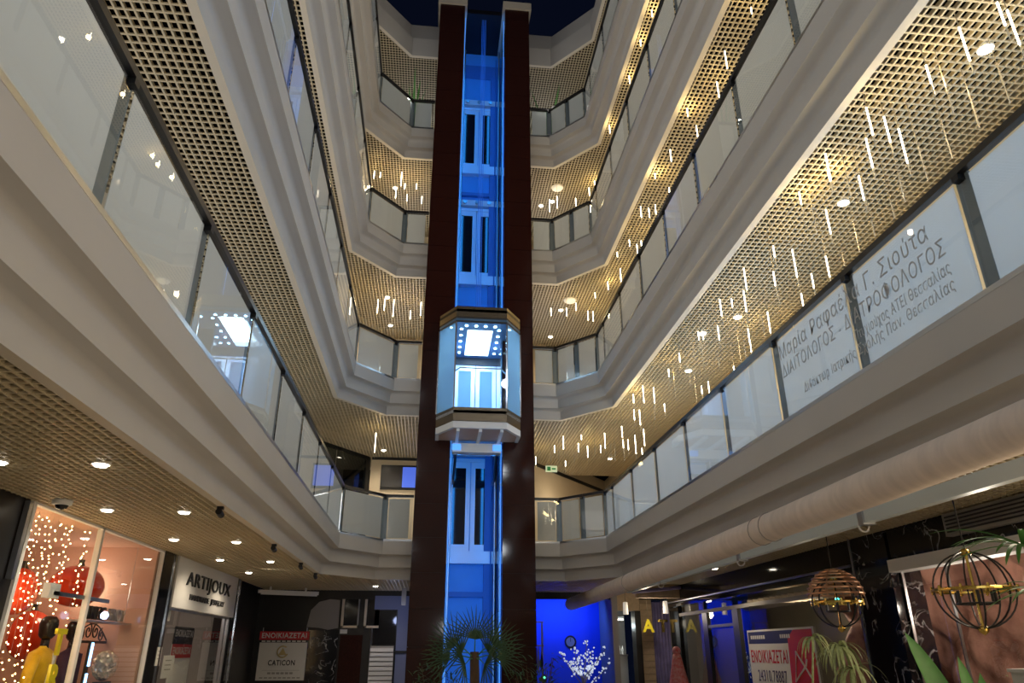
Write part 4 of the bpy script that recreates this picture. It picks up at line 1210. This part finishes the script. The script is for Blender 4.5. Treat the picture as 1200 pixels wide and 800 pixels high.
# ------------------------------------------------------------------ ground floor, right back corner (blue shop, doorway, brick)
def back_right():
    struct(MB().box(2.0, 19.4, 0, 4.35, 19.5, ZG).build('wall_blue_shop', 'blue_wall'))
    struct(MB().box(2.0, 18.1, 2.76, 6.6, 18.3, ZG).build('trim_10', 'wall_dark'))
    struct(MB().box(4.32, 18.0, 0, 4.46, 19.5, ZG).build('trim_11', 'curtain_grey'))
    struct(MB().box(4.86, 17.95, 0, 5.00, 18.3, 2.5).build('trim_12', 'wall_dark'))
    struct(MB().box(4.46, 18.0, 2.5, 5.0, 18.3, ZG).build('trim_13', 'brick_beige'))
    struct(MB().box(4.4, 20.3, 0, 5.2, 20.4, ZG).build('wall_doorway_back', 'wall_grey'))
    light('blue_shop_lamp', 'AREA', (3.2, 18.6, 2.7), 20, (0.05, 0.16, 1.0), 1.4, (math.radians(50), 0, 0), 0.3)
    light('doorway_lamp', 'POINT', (4.7, 19.2, 2.2), 6, (0.8, 0.95, 1.0), 0.06)
    ds = thing('shop_counter', 'pale display counter with bottles beyond the doorway', 'counter', (4.75, 19.6, 0))
    MB().box(4.50, 19.4, 0.0, 5.0, 19.7, 1.5).build('body', 'white_gloss', ds)
    MB().box(4.48, 19.35, 1.5, 5.0, 19.7, 1.54).build('top', 'steel', ds)
    for i in range(6):
        b = thing('bottle', 'small pale bottle on the counter beyond the doorway, %s from the left' % ordinal(i + 1), 'bottle', (4.53 + 0.075 * i, 19.5, 1.54), 'bottles beyond the doorway')
        MB().lathe([(0.03, 0), (0.032, 0.12), (0.012, 0.16), (0.012, 0.2), (0.0, 0.2)], (4.53 + 0.075 * i, 19.5, 1.54), 10).build('body', 'white_gloss', b, True)
    tl = thing('strip_lamp', 'lit strip lamp above the doorway counter', 'ceiling light', (4.7, 19.3, 2.45))
    MB().box(4.48, 19.25, 2.36, 4.92, 19.35, 2.42).build('housing', 'white', tl)
    MB().box(4.49, 19.26, 2.34, 4.91, 19.34, 2.36).build('diffuser', 'lamp_lens', tl)
    # beige brick pier, brick by brick
    pier = MB().box(5.0, 18.02, 0, 5.30, 18.3, 2.76).build('wall_brick_pier', 'mortar'); struct(pier, 'beige brick pier beside the lilac curtain')
    bm = MB().box(-0.143, -0.02, -0.064, 0.143, 0.02, 0.064).mesh('brick', 'brick_beige')
    z = 0.07
    while z < 2.7:
        o = link('brick', bm, pier); o.location = (5.15, 18.01, z)
        z += 0.14
    cu = thing('lilac_curtain', 'lilac curtain with violet blotches beside the brick pier', 'curtain', (5.45, 18.0, 0))
    vs = []; fs = []; n = 24
    for i in range(n + 1):
        x = 5.30 + 0.42 * i / n; y = 18.05 + 0.03 * math.sin(i * 1.5)
        vs += [(x, y, 0.02), (x, y, 2.7)]
    for i in range(n): fs.append((2 * i, 2 * i + 2, 2 * i + 3, 2 * i + 1))
    m = MB().add(vs, fs).build('cloth', 'lilac', cu, True)
    sm = m.modifiers.new('thickness', 'SOLIDIFY'); sm.thickness = 0.008
    struct(MB().box(5.72, 18.0, 0, 6.6, 18.3, ZG).build('wall_right_back', 'curtain_grey'))
    # lit blossom tree
    t = thing('blossom_tree', 'white lit artificial blossom tree before the blue wall', 'artificial tree', (3.38, 17.0, 0))
    MB().lathe([(0.16, 0), (0.20, 0.35), (0.18, 0.36), (0.0, 0.34)], (3.38, 17.0, 0), 16).build('pot', 'white', t)
    br = MB(); fl = MB()
    rnd = random.Random(3)
    br.tube([(3.38, 17.0, 0.3), (3.40, 17.0, 0.7), (3.38, 17.0, 1.1)], [0.03, 0.025, 0.02], 6)
    tips = [(2.88, 1.60), (3.05, 1.35), (3.18, 1.68), (3.33, 1.55), (3.50, 1.83), (3.62, 1.62), (3.78, 1.50), (3.88, 1.66), (3.95, 1.40), (3.2, 1.42), (3.6, 1.40)]
    for tx, tz in tips:
        p0 = Vector((3.38, 17.0, rnd.uniform(0.85, 1.1))); p2 = Vector((tx, 17.0 + rnd.uniform(-0.3, 0.3), tz)); p1 = (p0 + p2) / 2 + Vector((0, 0, -0.08))
        pts = [p0 * (1 - s) ** 2 + p1 * 2 * s * (1 - s) + p2 * s * s for s in [i / 8 for i in range(9)]]
        br.tube(pts, [0.014 * (1 - 0.07 * i) for i in range(9)], 5)
        for p in pts[3:]:
            for q in range(3):
                c = p + Vector((rnd.uniform(-.06, .06), rnd.uniform(-.06, .06), rnd.uniform(-.05, .07)))
                fl.ball(c, rnd.uniform(0.014, 0.026), nu=6, nv=4)
    br.build('branches', 'branch', t); f = fl.build('blossoms', 'blossom', t); f['kind'] = 'stuff'
    for c, r in (((3.55, 19.38, 1.83), 0.13),):
        k = thing('wall_clock', 'small round dark clock on the blue wall', 'clock', (c[0], c[1], c[2] - r))
        MB().tube([(c[0] + r * math.cos(2 * PI * i / 20), c[1], c[2] + r * math.sin(2 * PI * i / 20)) for i in range(20)], 0.02, 6, closed=True).build('rim', 'iron', k)
        MB().tube([(c[0], c[1] + 0.015, c[2]), (c[0], c[1] - 0.0, c[2])], r, 20).build('dial', 'wall_grey', k)
        MB().box(c[0] - 0.006, c[1] - 0.012, c[2], c[0] + 0.006, c[1] - 0.004, c[2] + 0.09).build('hand', 'black', k)
    sh = thing('display_rack', 'grey display rack with hanging items left of the blue wall', 'rack', (2.5, 18.9, 0))
    for x in (2.36, 2.72): MB().box(x - 0.02, 18.6, 0, x + 0.02, 18.64, 2.25).build('upright', 'curtain_grey', sh)
    for z in (2.25, 1.72): MB().box(2.34, 18.6, z, 2.76, 18.64, z + 0.03).build('cross_bar', 'curtain_grey', sh)
    for i in range(4):
        MB().tube([(2.44 + 0.09 * i, 18.62, 1.72), (2.44 + 0.09 * i, 18.62, 1.35), (2.44 + 0.09 * i, 18.62, 1.15)], [0.01, 0.035, 0.015], 8).build('hanging_item', ['black', 'lilac', 'branch', 'black'][i], sh)
    light('brick_fill', 'POINT', (4.7, 16.3, 2.35), 12, WARM2, 0.08)  # added fill to brighten the brick pier and the hanging letters
    # white cylinder pendants and hanging ornaments
    for x, y, z, lb in ((4.27, 16.5, 2.48, 'left'), (5.14, 16.4, 2.50, 'right')):
        p = thing('cylinder_pendant', '%s white cylinder pendant under the ceiling near the doorway' % lb, 'pendant light', (x, y, z), 'white cylinder pendants')
        MB().lathe([(0.0, 0.13), (0.05, 0.12), (0.058, -0.13), (0.048, -0.13), (0.04, 0.10)], (x, y, z), 16).build('shade', 'lamp_lens_soft', p, True)
        MB().tube([(x, y, z + 0.12), (x, y, ZB[1])], 0.004, 5).build('cord', 'black', p)
    for x, y, body, mm, lb in ((4.90, 17.0, 'A', 'yellow_letter', 'bright yellow'), (5.24, 17.0, 'T', 'gold', 'dull gold')):
        o = letters('hanging_letter', body, 0.36, mm, (x, y, 2.12), (1, 0, 0), None, 0.015, 0.012); o.parent = None
        tag(o, '%s letter %s hanging before the lilac curtain' % (lb, body), 'letter')
        w = MB().tube([(x, y, 2.24), (x, y, ZB[1])], 0.003, 4).build('hanging_wire', 'cord', o)
    # coral-pink figure by the shop window
    c = thing('cone_ornament', 'coral pink cone-shaped ornament by the right shop window', 'ornament', (5.05, 15.6, 0))
    MB().lathe([(0.0, 0), (0.30, 0.0), (0.27, 0.5), (0.20, 1.0), (0.12, 1.35), (0.09, 1.5), (0.07, 1.56)], (5.05, 15.6, 0), 20).build('cone', 'coral', c, True)
    MB().ball((5.05, 15.6, 1.62), 0.085).build('bobble', 'coral', c, True)
    gb = thing('yellow_beam', 'ochre timber box beam over the doorway behind the awning', 'beam', (4.6, 16.0, 2.7))
    MB().box(4.40, 15.9, 2.66, 5.36, 16.1, 2.90).build('beam', 'brick_beige', gb)
    MB().tube([(4.2, 15.6, 2.75), (5.3, 15.75, 2.86)], 0.035, 8).build('cloth_roll', 'lilac', gb)
back_right()

# ------------------------------------------------------------------ ground floor, right shops
def right_ground():
    x = 5.4
    wr = MB().box(x + 1.9, 3.0, 0, x + 2.0, 17.0, ZG).build('wall_right_ground', 'olive_wall'); struct(wr)
    struct(MB().box(x, 3.0, ZG, x + 2.0, 17.0, ZG + 0.08).build('ceiling_right_shops', 'olive_wall'))
    # black fascia of the empty shop
    fa = MB().box(x - 0.08, 9.0, 2.50, x + 0.06, 16.8, ZG).build('trim_14', 'black_gloss'); struct(fa)
    MB().box(x - 0.11, 9.0, 2.50, x - 0.07, 16.8, 2.55).build('lower_lip', 'black_gloss', fa)
    MB().tube([(x - 0.12, 9.02, 2.60), (x - 0.12, 16.8, 2.60)], 0.018, 8).build('steel_rod', 'steel', fa)
    struct(MB().box(x - 0.05, 16.2, 0, x + 0.1, 16.8, 2.5).build('trim_15', 'black_gloss'))
    w = thing('window_5', 'dark framed glass front of the empty shop to let', 'window', (x, 12, 0)); del w['category']; w['kind'] = 'structure'
    for a, b in ((9.02, 13.0), (13.25, 14.55), (14.75, 16.2)):
        MB().box(x - 0.006, a, 0, x + 0.006, b, 2.5).build('pane', 'shop_glass', w)
    for y in (13.12, 14.65): MB().box(x - 0.04, y - 0.13, 0, x + 0.04, y + 0.13, 2.30).build('frame_post', 'black', w)
    MB().box(x - 0.03, 9.0, 2.30, x + 0.03, 16.2, 2.36).build('transom', 'wall_grey', w)
    MB().box(x - 0.03, 13.2, 2.02, x + 0.03, 14.6, 2.07).build('door_head', 'black', w)
    for i in range(16):
        MB().box(x + 0.05, 9.4 + 0.22 * i, 2.38, x + 0.9, 9.43 + 0.22 * i, 2.42).build('ceiling_louvre', 'wall_cream', w)
    struct(MB().box(x + 0.05, 13.3, 0, x + 0.15, 14.5, 2.0).build('wall_inner_door', 'olive_wall'))
    light('empty_shop_lamp', 'POINT', (x + 0.9, 12.0, 2.2), 18, WARM2, 0.1)
    light('empty_shop_lamp', 'POINT', (x + 0.6, 14.8, 2.2), 2, WARM2, 0.1)
    # letting poster
    p = thing('letting_poster', 'white and red letting poster with phone number in the empty shop', 'poster', (x, 11.5, 0.8))
    px_ = x - 0.03
    ya, yb = 12.70, 10.42
    MB().box(px_, yb, 0.80, px_ + 0.012, ya, 1.93).build('sheet', 'poster_white', p)
    MB().box(px_ - 0.003, 11.05, 1.72, px_, ya - 0.04, 1.90).build('navy_heading', 'poster_navy', p)
    n = [(11.02, 1.90), (11.22, 1.78), (11.30, 0.80), (yb + 0.03, 0.80), (yb + 0.03, 1.90)]
    MB().add([(px_ - 0.002, a, b) for a, b in n] + [(px_ - 0.004, a, b) for a, b in n], [(0, 1, 2, 3, 4), (9, 8, 7, 6, 5)]).build('red_panel', 'poster_red', p)
    letters('lettering', 'ENOIKIAZETAI', 0.27, 'text_red', (px_ - 0.004, 11.96, 1.52), (0, -1, 0), p, 0.001, 0.002, 1.32)
    letters('lettering', '24310.78887', 0.24, 'text_navy', (px_ - 0.004, 11.92, 1.24), (0, -1, 0), p, 0.001, 0.0, 1.02)
    for q in range(7): MB().box(px_ - 0.005, 12.50 - 0.08 * q, 1.79, px_ - 0.003, 12.56 - 0.08 * q, 1.845).build('small_print', 'poster_white', p)
    for q in range(5): MB().box(px_ - 0.005, 11.42 - 0.07 * q, 1.79, px_ - 0.003, 11.47 - 0.07 * q, 1.845).build('small_print', 'poster_white', p)
    lg = [(11.02, 1.58), (11.14, 1.20), (11.02, 1.22), (10.82, 1.40), (10.62, 1.26)]
    MB().tube([(px_ - 0.008, a, b) for a, b in ((10.62, 1.26), (11.00, 1.60), (11.12, 1.20), (10.74, 1.42), (10.70, 1.50))], 0.016, 6).build('logo_line', 'poster_white', p)
    # near shop: marble column, white lintel, rock wall
    col = MB().box(x - 0.12, 8.20, 0, x + 0.25, 9.0, ZG).build('trim_16', 'black_marble'); struct(col, 'black marble column with white veins')
    MB().box(x - 0.135, 8.94, 0, x - 0.115, 8.965, ZG).build('steel_edge', 'steel', col)
    lin = MB().box(x - 0.10, 3.0, 2.58, x + 0.25, 8.2, ZG).build('trim_17', 'black_marble'); struct(lin)
    ln = MB().box(x - 0.14, 3.0, 2.44, x + 0.05, 8.20, 2.575).build('trim_18', 'white'); struct(ln, 'white lintel strip over the near right shop window')
    w2 = thing('window_6', 'glass front of the near right shop', 'window', (x, 6, 0)); del w2['category']; w2['kind'] = 'structure'
    for a, b in ((3.0, 5.6), (5.62, 7.4), (7.42, 8.2)):
        MB().box(x - 0.006, a, 0, x + 0.006, b, 2.44).build('pane', 'shop_glass', w2)
    for y in (5.61, 7.41, 8.17): MB().box(x - 0.015, y - 0.008, 0, x + 0.015, y + 0.008, 2.44).build('mullion', 'steel', w2)
    vent = thing('vent_grille', 'dark grille box with pale frame above the near right shop', 'vent', (5.25, 6.5, 2.68))
    MB().box(5.22, 3.5, 2.68, 5.30, 7.05, 2.90).build('frame', 'wall_grey', vent)
    for i in range(5): MB().box(5.205, 3.5, 2.71 + 0.036 * i, 5.225, 7.0, 2.725 + 0.036 * i).build('louvre', 'black', vent)
    # rock wall: rough boulders
    rk = MB(); rnd = random.Random(5)
    ny, nz = 90, 34
    vs = []
    for i in range(ny + 1):
        for j in range(nz + 1):
            y = 4.0 + 7.5 * i / ny; z = 2.9 * j / nz
            dx = 0.22 * math.sin(y * 2.6 + 0.8 * math.sin(z * 2)) + 0.14 * math.sin(y * 7.3 + z * 3.1) + 0.08 * math.sin(y * 17 - z * 9) + rnd.uniform(-0.02, 0.02)
            vs.append((x + 1.15 + dx, y, z))
    fs = [(i * (nz + 1) + j, i * (nz + 1) + j + 1, (i + 1) * (nz + 1) + j + 1, (i + 1) * (nz + 1) + j) for i in range(ny) for j in range(nz)]
    o = rk.add(vs, fs).build('wall_rock', 'rock', None, True); struct(o, 'reddish rock-faced wall inside the near right shop')
    light('rock_lamp', 'POINT', (x + 0.45, 7.2, 2.1), 22, (1.0, 0.86, 0.72), 0.08)
    light('rock_lamp', 'POINT', (x + 0.40, 8.6, 2.5), 6, (1.0, 0.82, 0.66), 0.08)

    bx = thing('white_crate', 'white crate inside the near right shop window', 'box', (5.75, 6.9, 1.2))
    MB().box(5.6, 6.6, 1.15, 5.9, 7.1, 1.42).build('body', 'white', bx)
    MB().box(5.58, 6.58, 1.42, 5.92, 7.12, 1.45).build('rim', 'white', bx)
    st = MB().box(5.55, 6.3, 0, 6.0, 7.4, 1.15).build('display_plinth', 'wall_dark'); tag(st, 'dark plinth carrying the white crate in the near right shop', 'plinth')
right_ground()

# ------------------------------------------------------------------ awning
def awning():
    a = thing('rolled_awning', 'long rolled-up pinkish awning under the right first-gallery fascia', 'awning', (3.45, 9, 2.72))
    b = MB(); n = 22; m = 60
    y0, y1 = 1.0, 17.6
    path = []; rad = []
    rnd = random.Random(2)
    for i in range(m + 1):
        t = i / m
        path.append((3.32 - 0.06 * t, y0 + (y1 - y0) * t, 2.82 - 0.30 * t + 0.10 * t * t))
        rad.append(0.135 + 0.003 * rnd.uniform(-1, 1))
    b.tube(path, rad, n).build('fabric_roll', 'awning_fabric', a, True)
    def axis(y):
        t = (y - y0) / (y1 - y0)
        return 3.32 - 0.06 * t, 2.82 - 0.30 * t + 0.10 * t * t
    for y in (6.9, 7.15, 12.3):
        xx, zz = axis(y)
        MB().tube([(xx + 0.141 * math.cos(q), y, zz + 0.141 * math.sin(q)) for q in [2 * PI * k / 18 for k in range(18)]], 0.004, 5, closed=True).build('seam_band', 'curtain_grey', a)
    xx, zz = axis(17.6)
    MB().tube([(xx, 17.6, zz), (xx, 17.66, zz)], 0.13, 18).build('end_cap', 'awning_bar', a)
    f = thing('awning_front_bar', 'pale blue-grey awning rail hanging beside the fabric roll', 'rail', (3.86, 8, 2.7))
    MB().box(3.82, 1.5, 2.655, 3.90, 14.6, 2.775).build('rail', 'awning_bar', f)
    for y in (3.3, 6.2, 9.0, 12.4):
        br = MB().box(3.80, y - 0.04, 2.64, 3.92, y + 0.04, 2.80).build('bracket', 'steel', f)
        MB().tube([(3.86, y, 2.80), (3.86, y, ZB[1])], 0.012, 6).build('hanger', 'steel', br)
        MB().tube([(3.86 + 0.05 * math.cos(q), y + 0.06, 2.64 + 0.05 * math.sin(q)) for q in [2 * PI * k / 12 for k in range(12)]], 0.008, 5, closed=True).build('ring', 'white', br)
    for y in (3.0, 8.0, 13.2):
        xx, zz = axis(y)
        MB().box(xx + 0.08, y - 0.02, zz + 0.08, 3.80, y + 0.02, zz + 0.11).build('bracket', 'steel', a)
        MB().box(3.74, y - 0.02, zz + 0.08, 3.78, y + 0.02, ZB[1] - 0.001).build('bracket', 'steel', a)
awning()

# ------------------------------------------------------------------ wire globes
def globe(c, r, label, copper):
    t = thing('wire_globe', label, 'pendant ornament', (c[0], c[1], c[2] - r))
    def circ(axis, rot, rr, zoff=0.0, n=32):
        pts = []
        for i in range(n):
            a = 2 * PI * i / n
            if axis == 'v': p = Vector((rr * math.cos(a) * math.cos(rot), rr * math.cos(a) * math.sin(rot), rr * math.sin(a)))
            else: p = Vector((rr * math.cos(a), rr * math.sin(a), zoff))
            pts.append((c[0] + p.x, c[1] + p.y, c[2] + p.z))
        return pts
    for k in range(4):
        MB().tube(circ('v', PI * k / 4 + 0.3, r), 0.0075, 6, closed=True).build('hoop', 'iron', t)
    MB().tube(circ('h', 0, r * 1.03, 0.0), 0.014, 6, closed=True).build('gold_ring', 'gold', t)
    for k in range(10):
        a = 2 * PI * k / 10
        MB().lathe([(0.010, -0.03), (0.012, 0.0), (0.010, 0.03), (0.0, 0.035)], (c[0] + r * 1.03 * math.cos(a), c[1] + r * 1.03 * math.sin(a), c[2]), 8).build('stud', 'gold', t)
    MB().tube([(c[0], c[1], c[2] - r), (c[0], c[1], c[2] + r)], 0.011, 8).build('axle', 'gold', t)
    MB().lathe([(0.0, -0.05), (0.03, -0.03), (0.045, 0.0), (0.02, 0.02), (0.0, 0.02)], (c[0], c[1], c[2] - r), 12).build('finial', 'gold', t, True)
    MB().lathe([(0.04, -0.02), (0.05, 0.0), (0.02, 0.03)], (c[0], c[1], c[2] + r), 12).build('top_cap', 'gold', t, True)
    for k in range(6):
        a = 2 * PI * k / 6
        q = (c[0] + r * 0.5 * math.cos(a), c[1] + r * 0.5 * math.sin(a), c[2] - r * 0.35)
        MB().tube([q, (q[0], q[1], q[2] + 0.09)], 0.012, 8).build('candle', 'black', t)
    MB().tube(circ('h', 0, r * 0.5, -r * 0.36), 0.007, 6, closed=True).build('candle_ring', 'iron', t)
    MB().tube([(c[0], c[1], c[2] + r), (c[0], c[1], ZB[1])], 0.006, 6).build('chain', 'iron', t)
    if copper:
        # copper slatted dome shade over the globe
        R = r * 1.16
        for j in range(7):
            ph = 0.12 + j * 0.2
            MB().tube([(c[0] + R * math.cos(ph) * math.cos(2 * PI * i / 32), c[1] + R * math.cos(ph) * math.sin(2 * PI * i / 32), c[2] + 0.05 + R * math.sin(ph)) for i in range(32)], 0.011, 6, closed=True).build('copper_ring', 'copper', t)
        for k in range(8):
            a = 2 * PI * k / 8
            MB().tube([(c[0] + R * math.cos(p) * math.cos(a), c[1] + R * math.cos(p) * math.sin(a), c[2] + 0.05 + R * math.sin(p)) for p in [PI / 2 * i / 10 for i in range(11)]], 0.008, 5).build('copper_rib', 'copper', t)
        MB().ball((c[0] - 0.05, c[1] - 0.1, c[2] + 0.02), 0.022, nu=8, nv=6).build('teal_bulb', 'teal_light', t)
globe((4.12, 7.4, 2.06), 0.235, 'hanging wire globe with copper slatted dome before the letting poster', True)
globe((4.28, 5.6, 2.05), 0.285, 'hanging wire globe with gold ring before the rock wall', False)

# ------------------------------------------------------------------ plants
def fan_palm(x, y, ztop, label):
    t = thing('fan_palm', label, 'palm', (x, y, 0))
    MB().lathe([(0.30, 0), (0.36, 0.5), (0.38, 0.55), (0.34, 0.55), (0.32, 0.5), (0.0, 0.48)], (x, y, 0), 20).build('planter', 'pot', t, True)
    MB().tube([(x, y, 0.45), (x + 0.02, y, 0.9), (x, y, ztop - 0.35)], [0.09, 0.08, 0.07], 10).build('trunk', 'bark', t, True)
    rnd = random.Random(11)
    heads = [(0.02, 0.40, 0.1, 19), (0.62, 0.22, 0.1, 17), (-0.62, 0.20, 0.1, 17), (0.40, 0.02, -0.40, 15), (-0.42, 0.0, -0.38, 15), (0.78, -0.15, 0.0, 15), (-0.80, -0.18, 0.0, 15), (0.30, -0.35, -0.5, 13), (-0.32, -0.35, -0.5, 13)]
    for dx, dz, dy, n in heads:
        base = Vector((x, y, ztop - 0.45)); hub = Vector((x + dx * 0.5, y + dy * 0.5, ztop - 0.36 + dz * 0.5))
        lf = MB().tube([base[:], ((base + hub) / 2 + Vector((0, 0, 0.04)))[:], hub[:]], [0.012, 0.009, 0.007], 6).build('leaf_stalk', 'leaf_mid', t)
        out = (hub - base + Vector((0, 0, 0.10))).normalized()
        side = out.cross(Vector((0.1, -1, 0.25))).normalized()
        fan = MB()
        for i in range(n):
            a = (i / (n - 1) - 0.5) * 2.7
            d = out * math.cos(a) + side * math.sin(a)
            fan.blade(hub, d, rnd.uniform(0.40, 0.50) * (1.15 if dz > 0.1 else 1.0), 0.015, 0.16, 5, (0, -1, 0.3), 0.3)
        fan.build('leaf_fan', 'leaf_dark', lf)
    return t
fan_palm(0.74, 12.6, 1.95, 'dark fan palm in a planter before the lift tower')
def low_shrub(x, y, z, r, label, lamp=False):
    t = thing('leafy_shrub', label, 'shrub', (x, y, 0))
    MB().lathe([(0.26, 0), (0.30, 0.5), (0.28, 0.5), (0.0, 0.47)], (x, y, 0), 16).build('planter', 'pot', t, True)
    rnd = random.Random(int(x * 100))
    b = MB(); st = MB()
    for i in range(9):
        a = rnd.uniform(0, 2 * PI)
        tip = Vector((x + r * 0.6 * math.cos(a), y + r * 0.6 * math.sin(a), z + rnd.uniform(-0.1, 0.25)))
        st.tube([(x, y, 0.45), ((x + tip.x) / 2, (y + tip.y) / 2, z * 0.6), tip[:]], [0.012, 0.009, 0.005], 5)
        for k in range(26):
            p = Vector((x, y, z * 0.55)).lerp(tip, rnd.uniform(0.2, 1.05)) + Vector((rnd.uniform(-r, r) * 0.35, rnd.uniform(-r, r) * 0.35, rnd.uniform(-0.1, 0.12)))
            d = Vector((rnd.uniform(-1, 1), rnd.uniform(-1, 1), rnd.uniform(-0.2, 1)))
            b.blade(p, d, rnd.uniform(0.09, 0.17), 0.018, 0.4, 3)
    st.build('stems', 'bark', t)
    o = b.build('foliage', 'leaf_dark', t); o['kind'] = 'stuff'
    if lamp: MB().ball((x + 0.1, y - 0.3, z - 0.05), 0.016, nu=8, nv=6).build('green_bulb', 'green_light', t)
low_shrub(0.15, 11.7, 1.22, 0.5, 'low leafy shrub left of the fan palm')
low_shrub(1.62, 11.9, 1.30, 0.5, 'low leafy shrub with a green bulb right of the fan palm', True)

def tuft_plant(x, y, tufts, length, width, m, label, name, droop=1.6, up=0.6, seed=1, pot_top=1.1, pot_r=0.16):
    t = thing(name, label, 'plant', (x, y, 0))
    MB().lathe([(pot_r * 1.0, 0), (pot_r * 1.4, pot_top), (pot_r * 1.3, pot_top), (0.0, pot_top - 0.04)], (x, y, 0), 16).build('planter', 'pot', t, True)
    rnd = random.Random(seed)
    for (dx, dy, z, n, k) in tufts:
        MB().tube([(x + dx * 0.2, y + dy * 0.2, pot_top - 0.03), (x + dx * 0.7, y + dy * 0.7, (pot_top + z) / 2 + 0.05), (x + dx, y + dy, z)], [0.012, 0.010, 0.008], 6).build('stem', 'leaf_pale' if m == 'leaf_pale' else 'bark', t, True)
        for i in range(n):
            a = 2 * PI * (i + rnd.uniform(-.3, .3)) / n
            d = Vector((math.cos(a), math.sin(a), rnd.uniform(up * 0.4, up * 2.2)))
            MB().blade((x + dx, y + dy, z - 0.02), d, k * length * rnd.uniform(0.7, 1.1), width, droop * rnd.uniform(0.7, 1.2), 8).build('leaf', m, t, True)
    return t
tuft_plant(3.20, 6.5, [(0.14, 0.0, 1.72, 18, 0.7)], 0.34, 0.017, 'leaf_pale', 'pale striped spider plant against the letting poster', 'spider_plant', 3.2, 0.8, 3)
tuft_plant(3.68, 6.7, [(0.0, 0.0, 1.66, 32, 0.85), (0.06, -0.05, 1.48, 20, 0.8)], 0.42, 0.019, 'leaf_pale', 'larger pale striped spider plant below the copper-domed globe', 'spider_plant', 3.4, 0.7, 4)
tuft_plant(4.04, 4.7, [(0.0, 0.0, 2.28, 20, 1.0), (0.10, -0.05, 1.98, 18, 0.9)], 0.58, 0.026, 'leaf_mid', 'green spiky dracaena at the right edge before the rock wall', 'dracaena', 0.9, 0.35, 6)
def banana_leaf():
    t = thing('broad_leaf_plant', 'broad dark green leaf plant beside the black marble column', 'plant', (3.62, 5.0, 0))
    MB().lathe([(0.2, 0), (0.24, 0.7), (0.22, 0.7), (0.0, 0.66)], (3.62, 5.0, 0), 16).build('planter', 'pot', t, True)
    for tip, w in (((3.28, 5.0, 1.72), 0.13), ((3.52, 4.9, 1.56), 0.10), ((3.86, 5.2, 1.46), 0.11)):
        b = Vector((3.66, 5.0, 0.7)); tp = Vector(tip)
        d = tp - b
        MB().blade(b, d, d.length * 1.02, w, 0.18, 10, (0, -1, 0.1), 0.35).build('leaf', 'leaf_mid', t, True)
banana_leaf()
# plants on the top gallery by the lift tower
def gallery_plant(x, y, z, label, seed, tall):
    t = thing('potted_palm', label, 'plant', (x, y, z))
    MB().lathe([(0.12, 0), (0.16, 0.3), (0.14, 0.3), (0.0, 0.28)], (x, y, z), 14).build('pot', 'pot', t, True)
    rnd = random.Random(seed)
    for i in range(16):
        a = 2 * PI * i / 16
        d = Vector((math.cos(a) * 0.2, math.sin(a) * 0.2, rnd.uniform(0.7, 1.5)))
        st = MB().blade((x, y, z + 0.28), d, tall * rnd.uniform(0.6, 1.1), 0.045, 0.5, 7).build('frond', 'leaf_mid', t, True)
gallery_plant(-1.0, 15.62, ZB[4] + 0.705, 'bushy potted palm on the top gallery left of the lift tower', 2, 1.95)
gallery_plant(2.66, 15.62, ZB[4] + 0.705, 'potted palm on the top gallery right of the lift tower', 5, 1.75)
for x, y, z, lb in ((-1.10, 14.93, ZB[4] + 1.62, 'left'), (2.62, 14.93, ZB[4] + 1.62, 'right')):
    t = thing('rail_spotlight', 'tiny bright spotlight on the top gallery handrail %s of the lift tower' % lb, 'spotlight', (x, y, z), 'top rail spotlights')
    MB().ball((x, y - 0.02, z + 0.04), 0.03).build('bulb', 'lamp_star', t)
    MB().tube([(x, y, z - 0.01), (x, y, z + 0.03)], 0.02, 8).build('base', 'black', t)
    light('rail_spot_light', 'POINT', (x, y - 0.15, z + 0.05), 5, NEUT, 0.03)
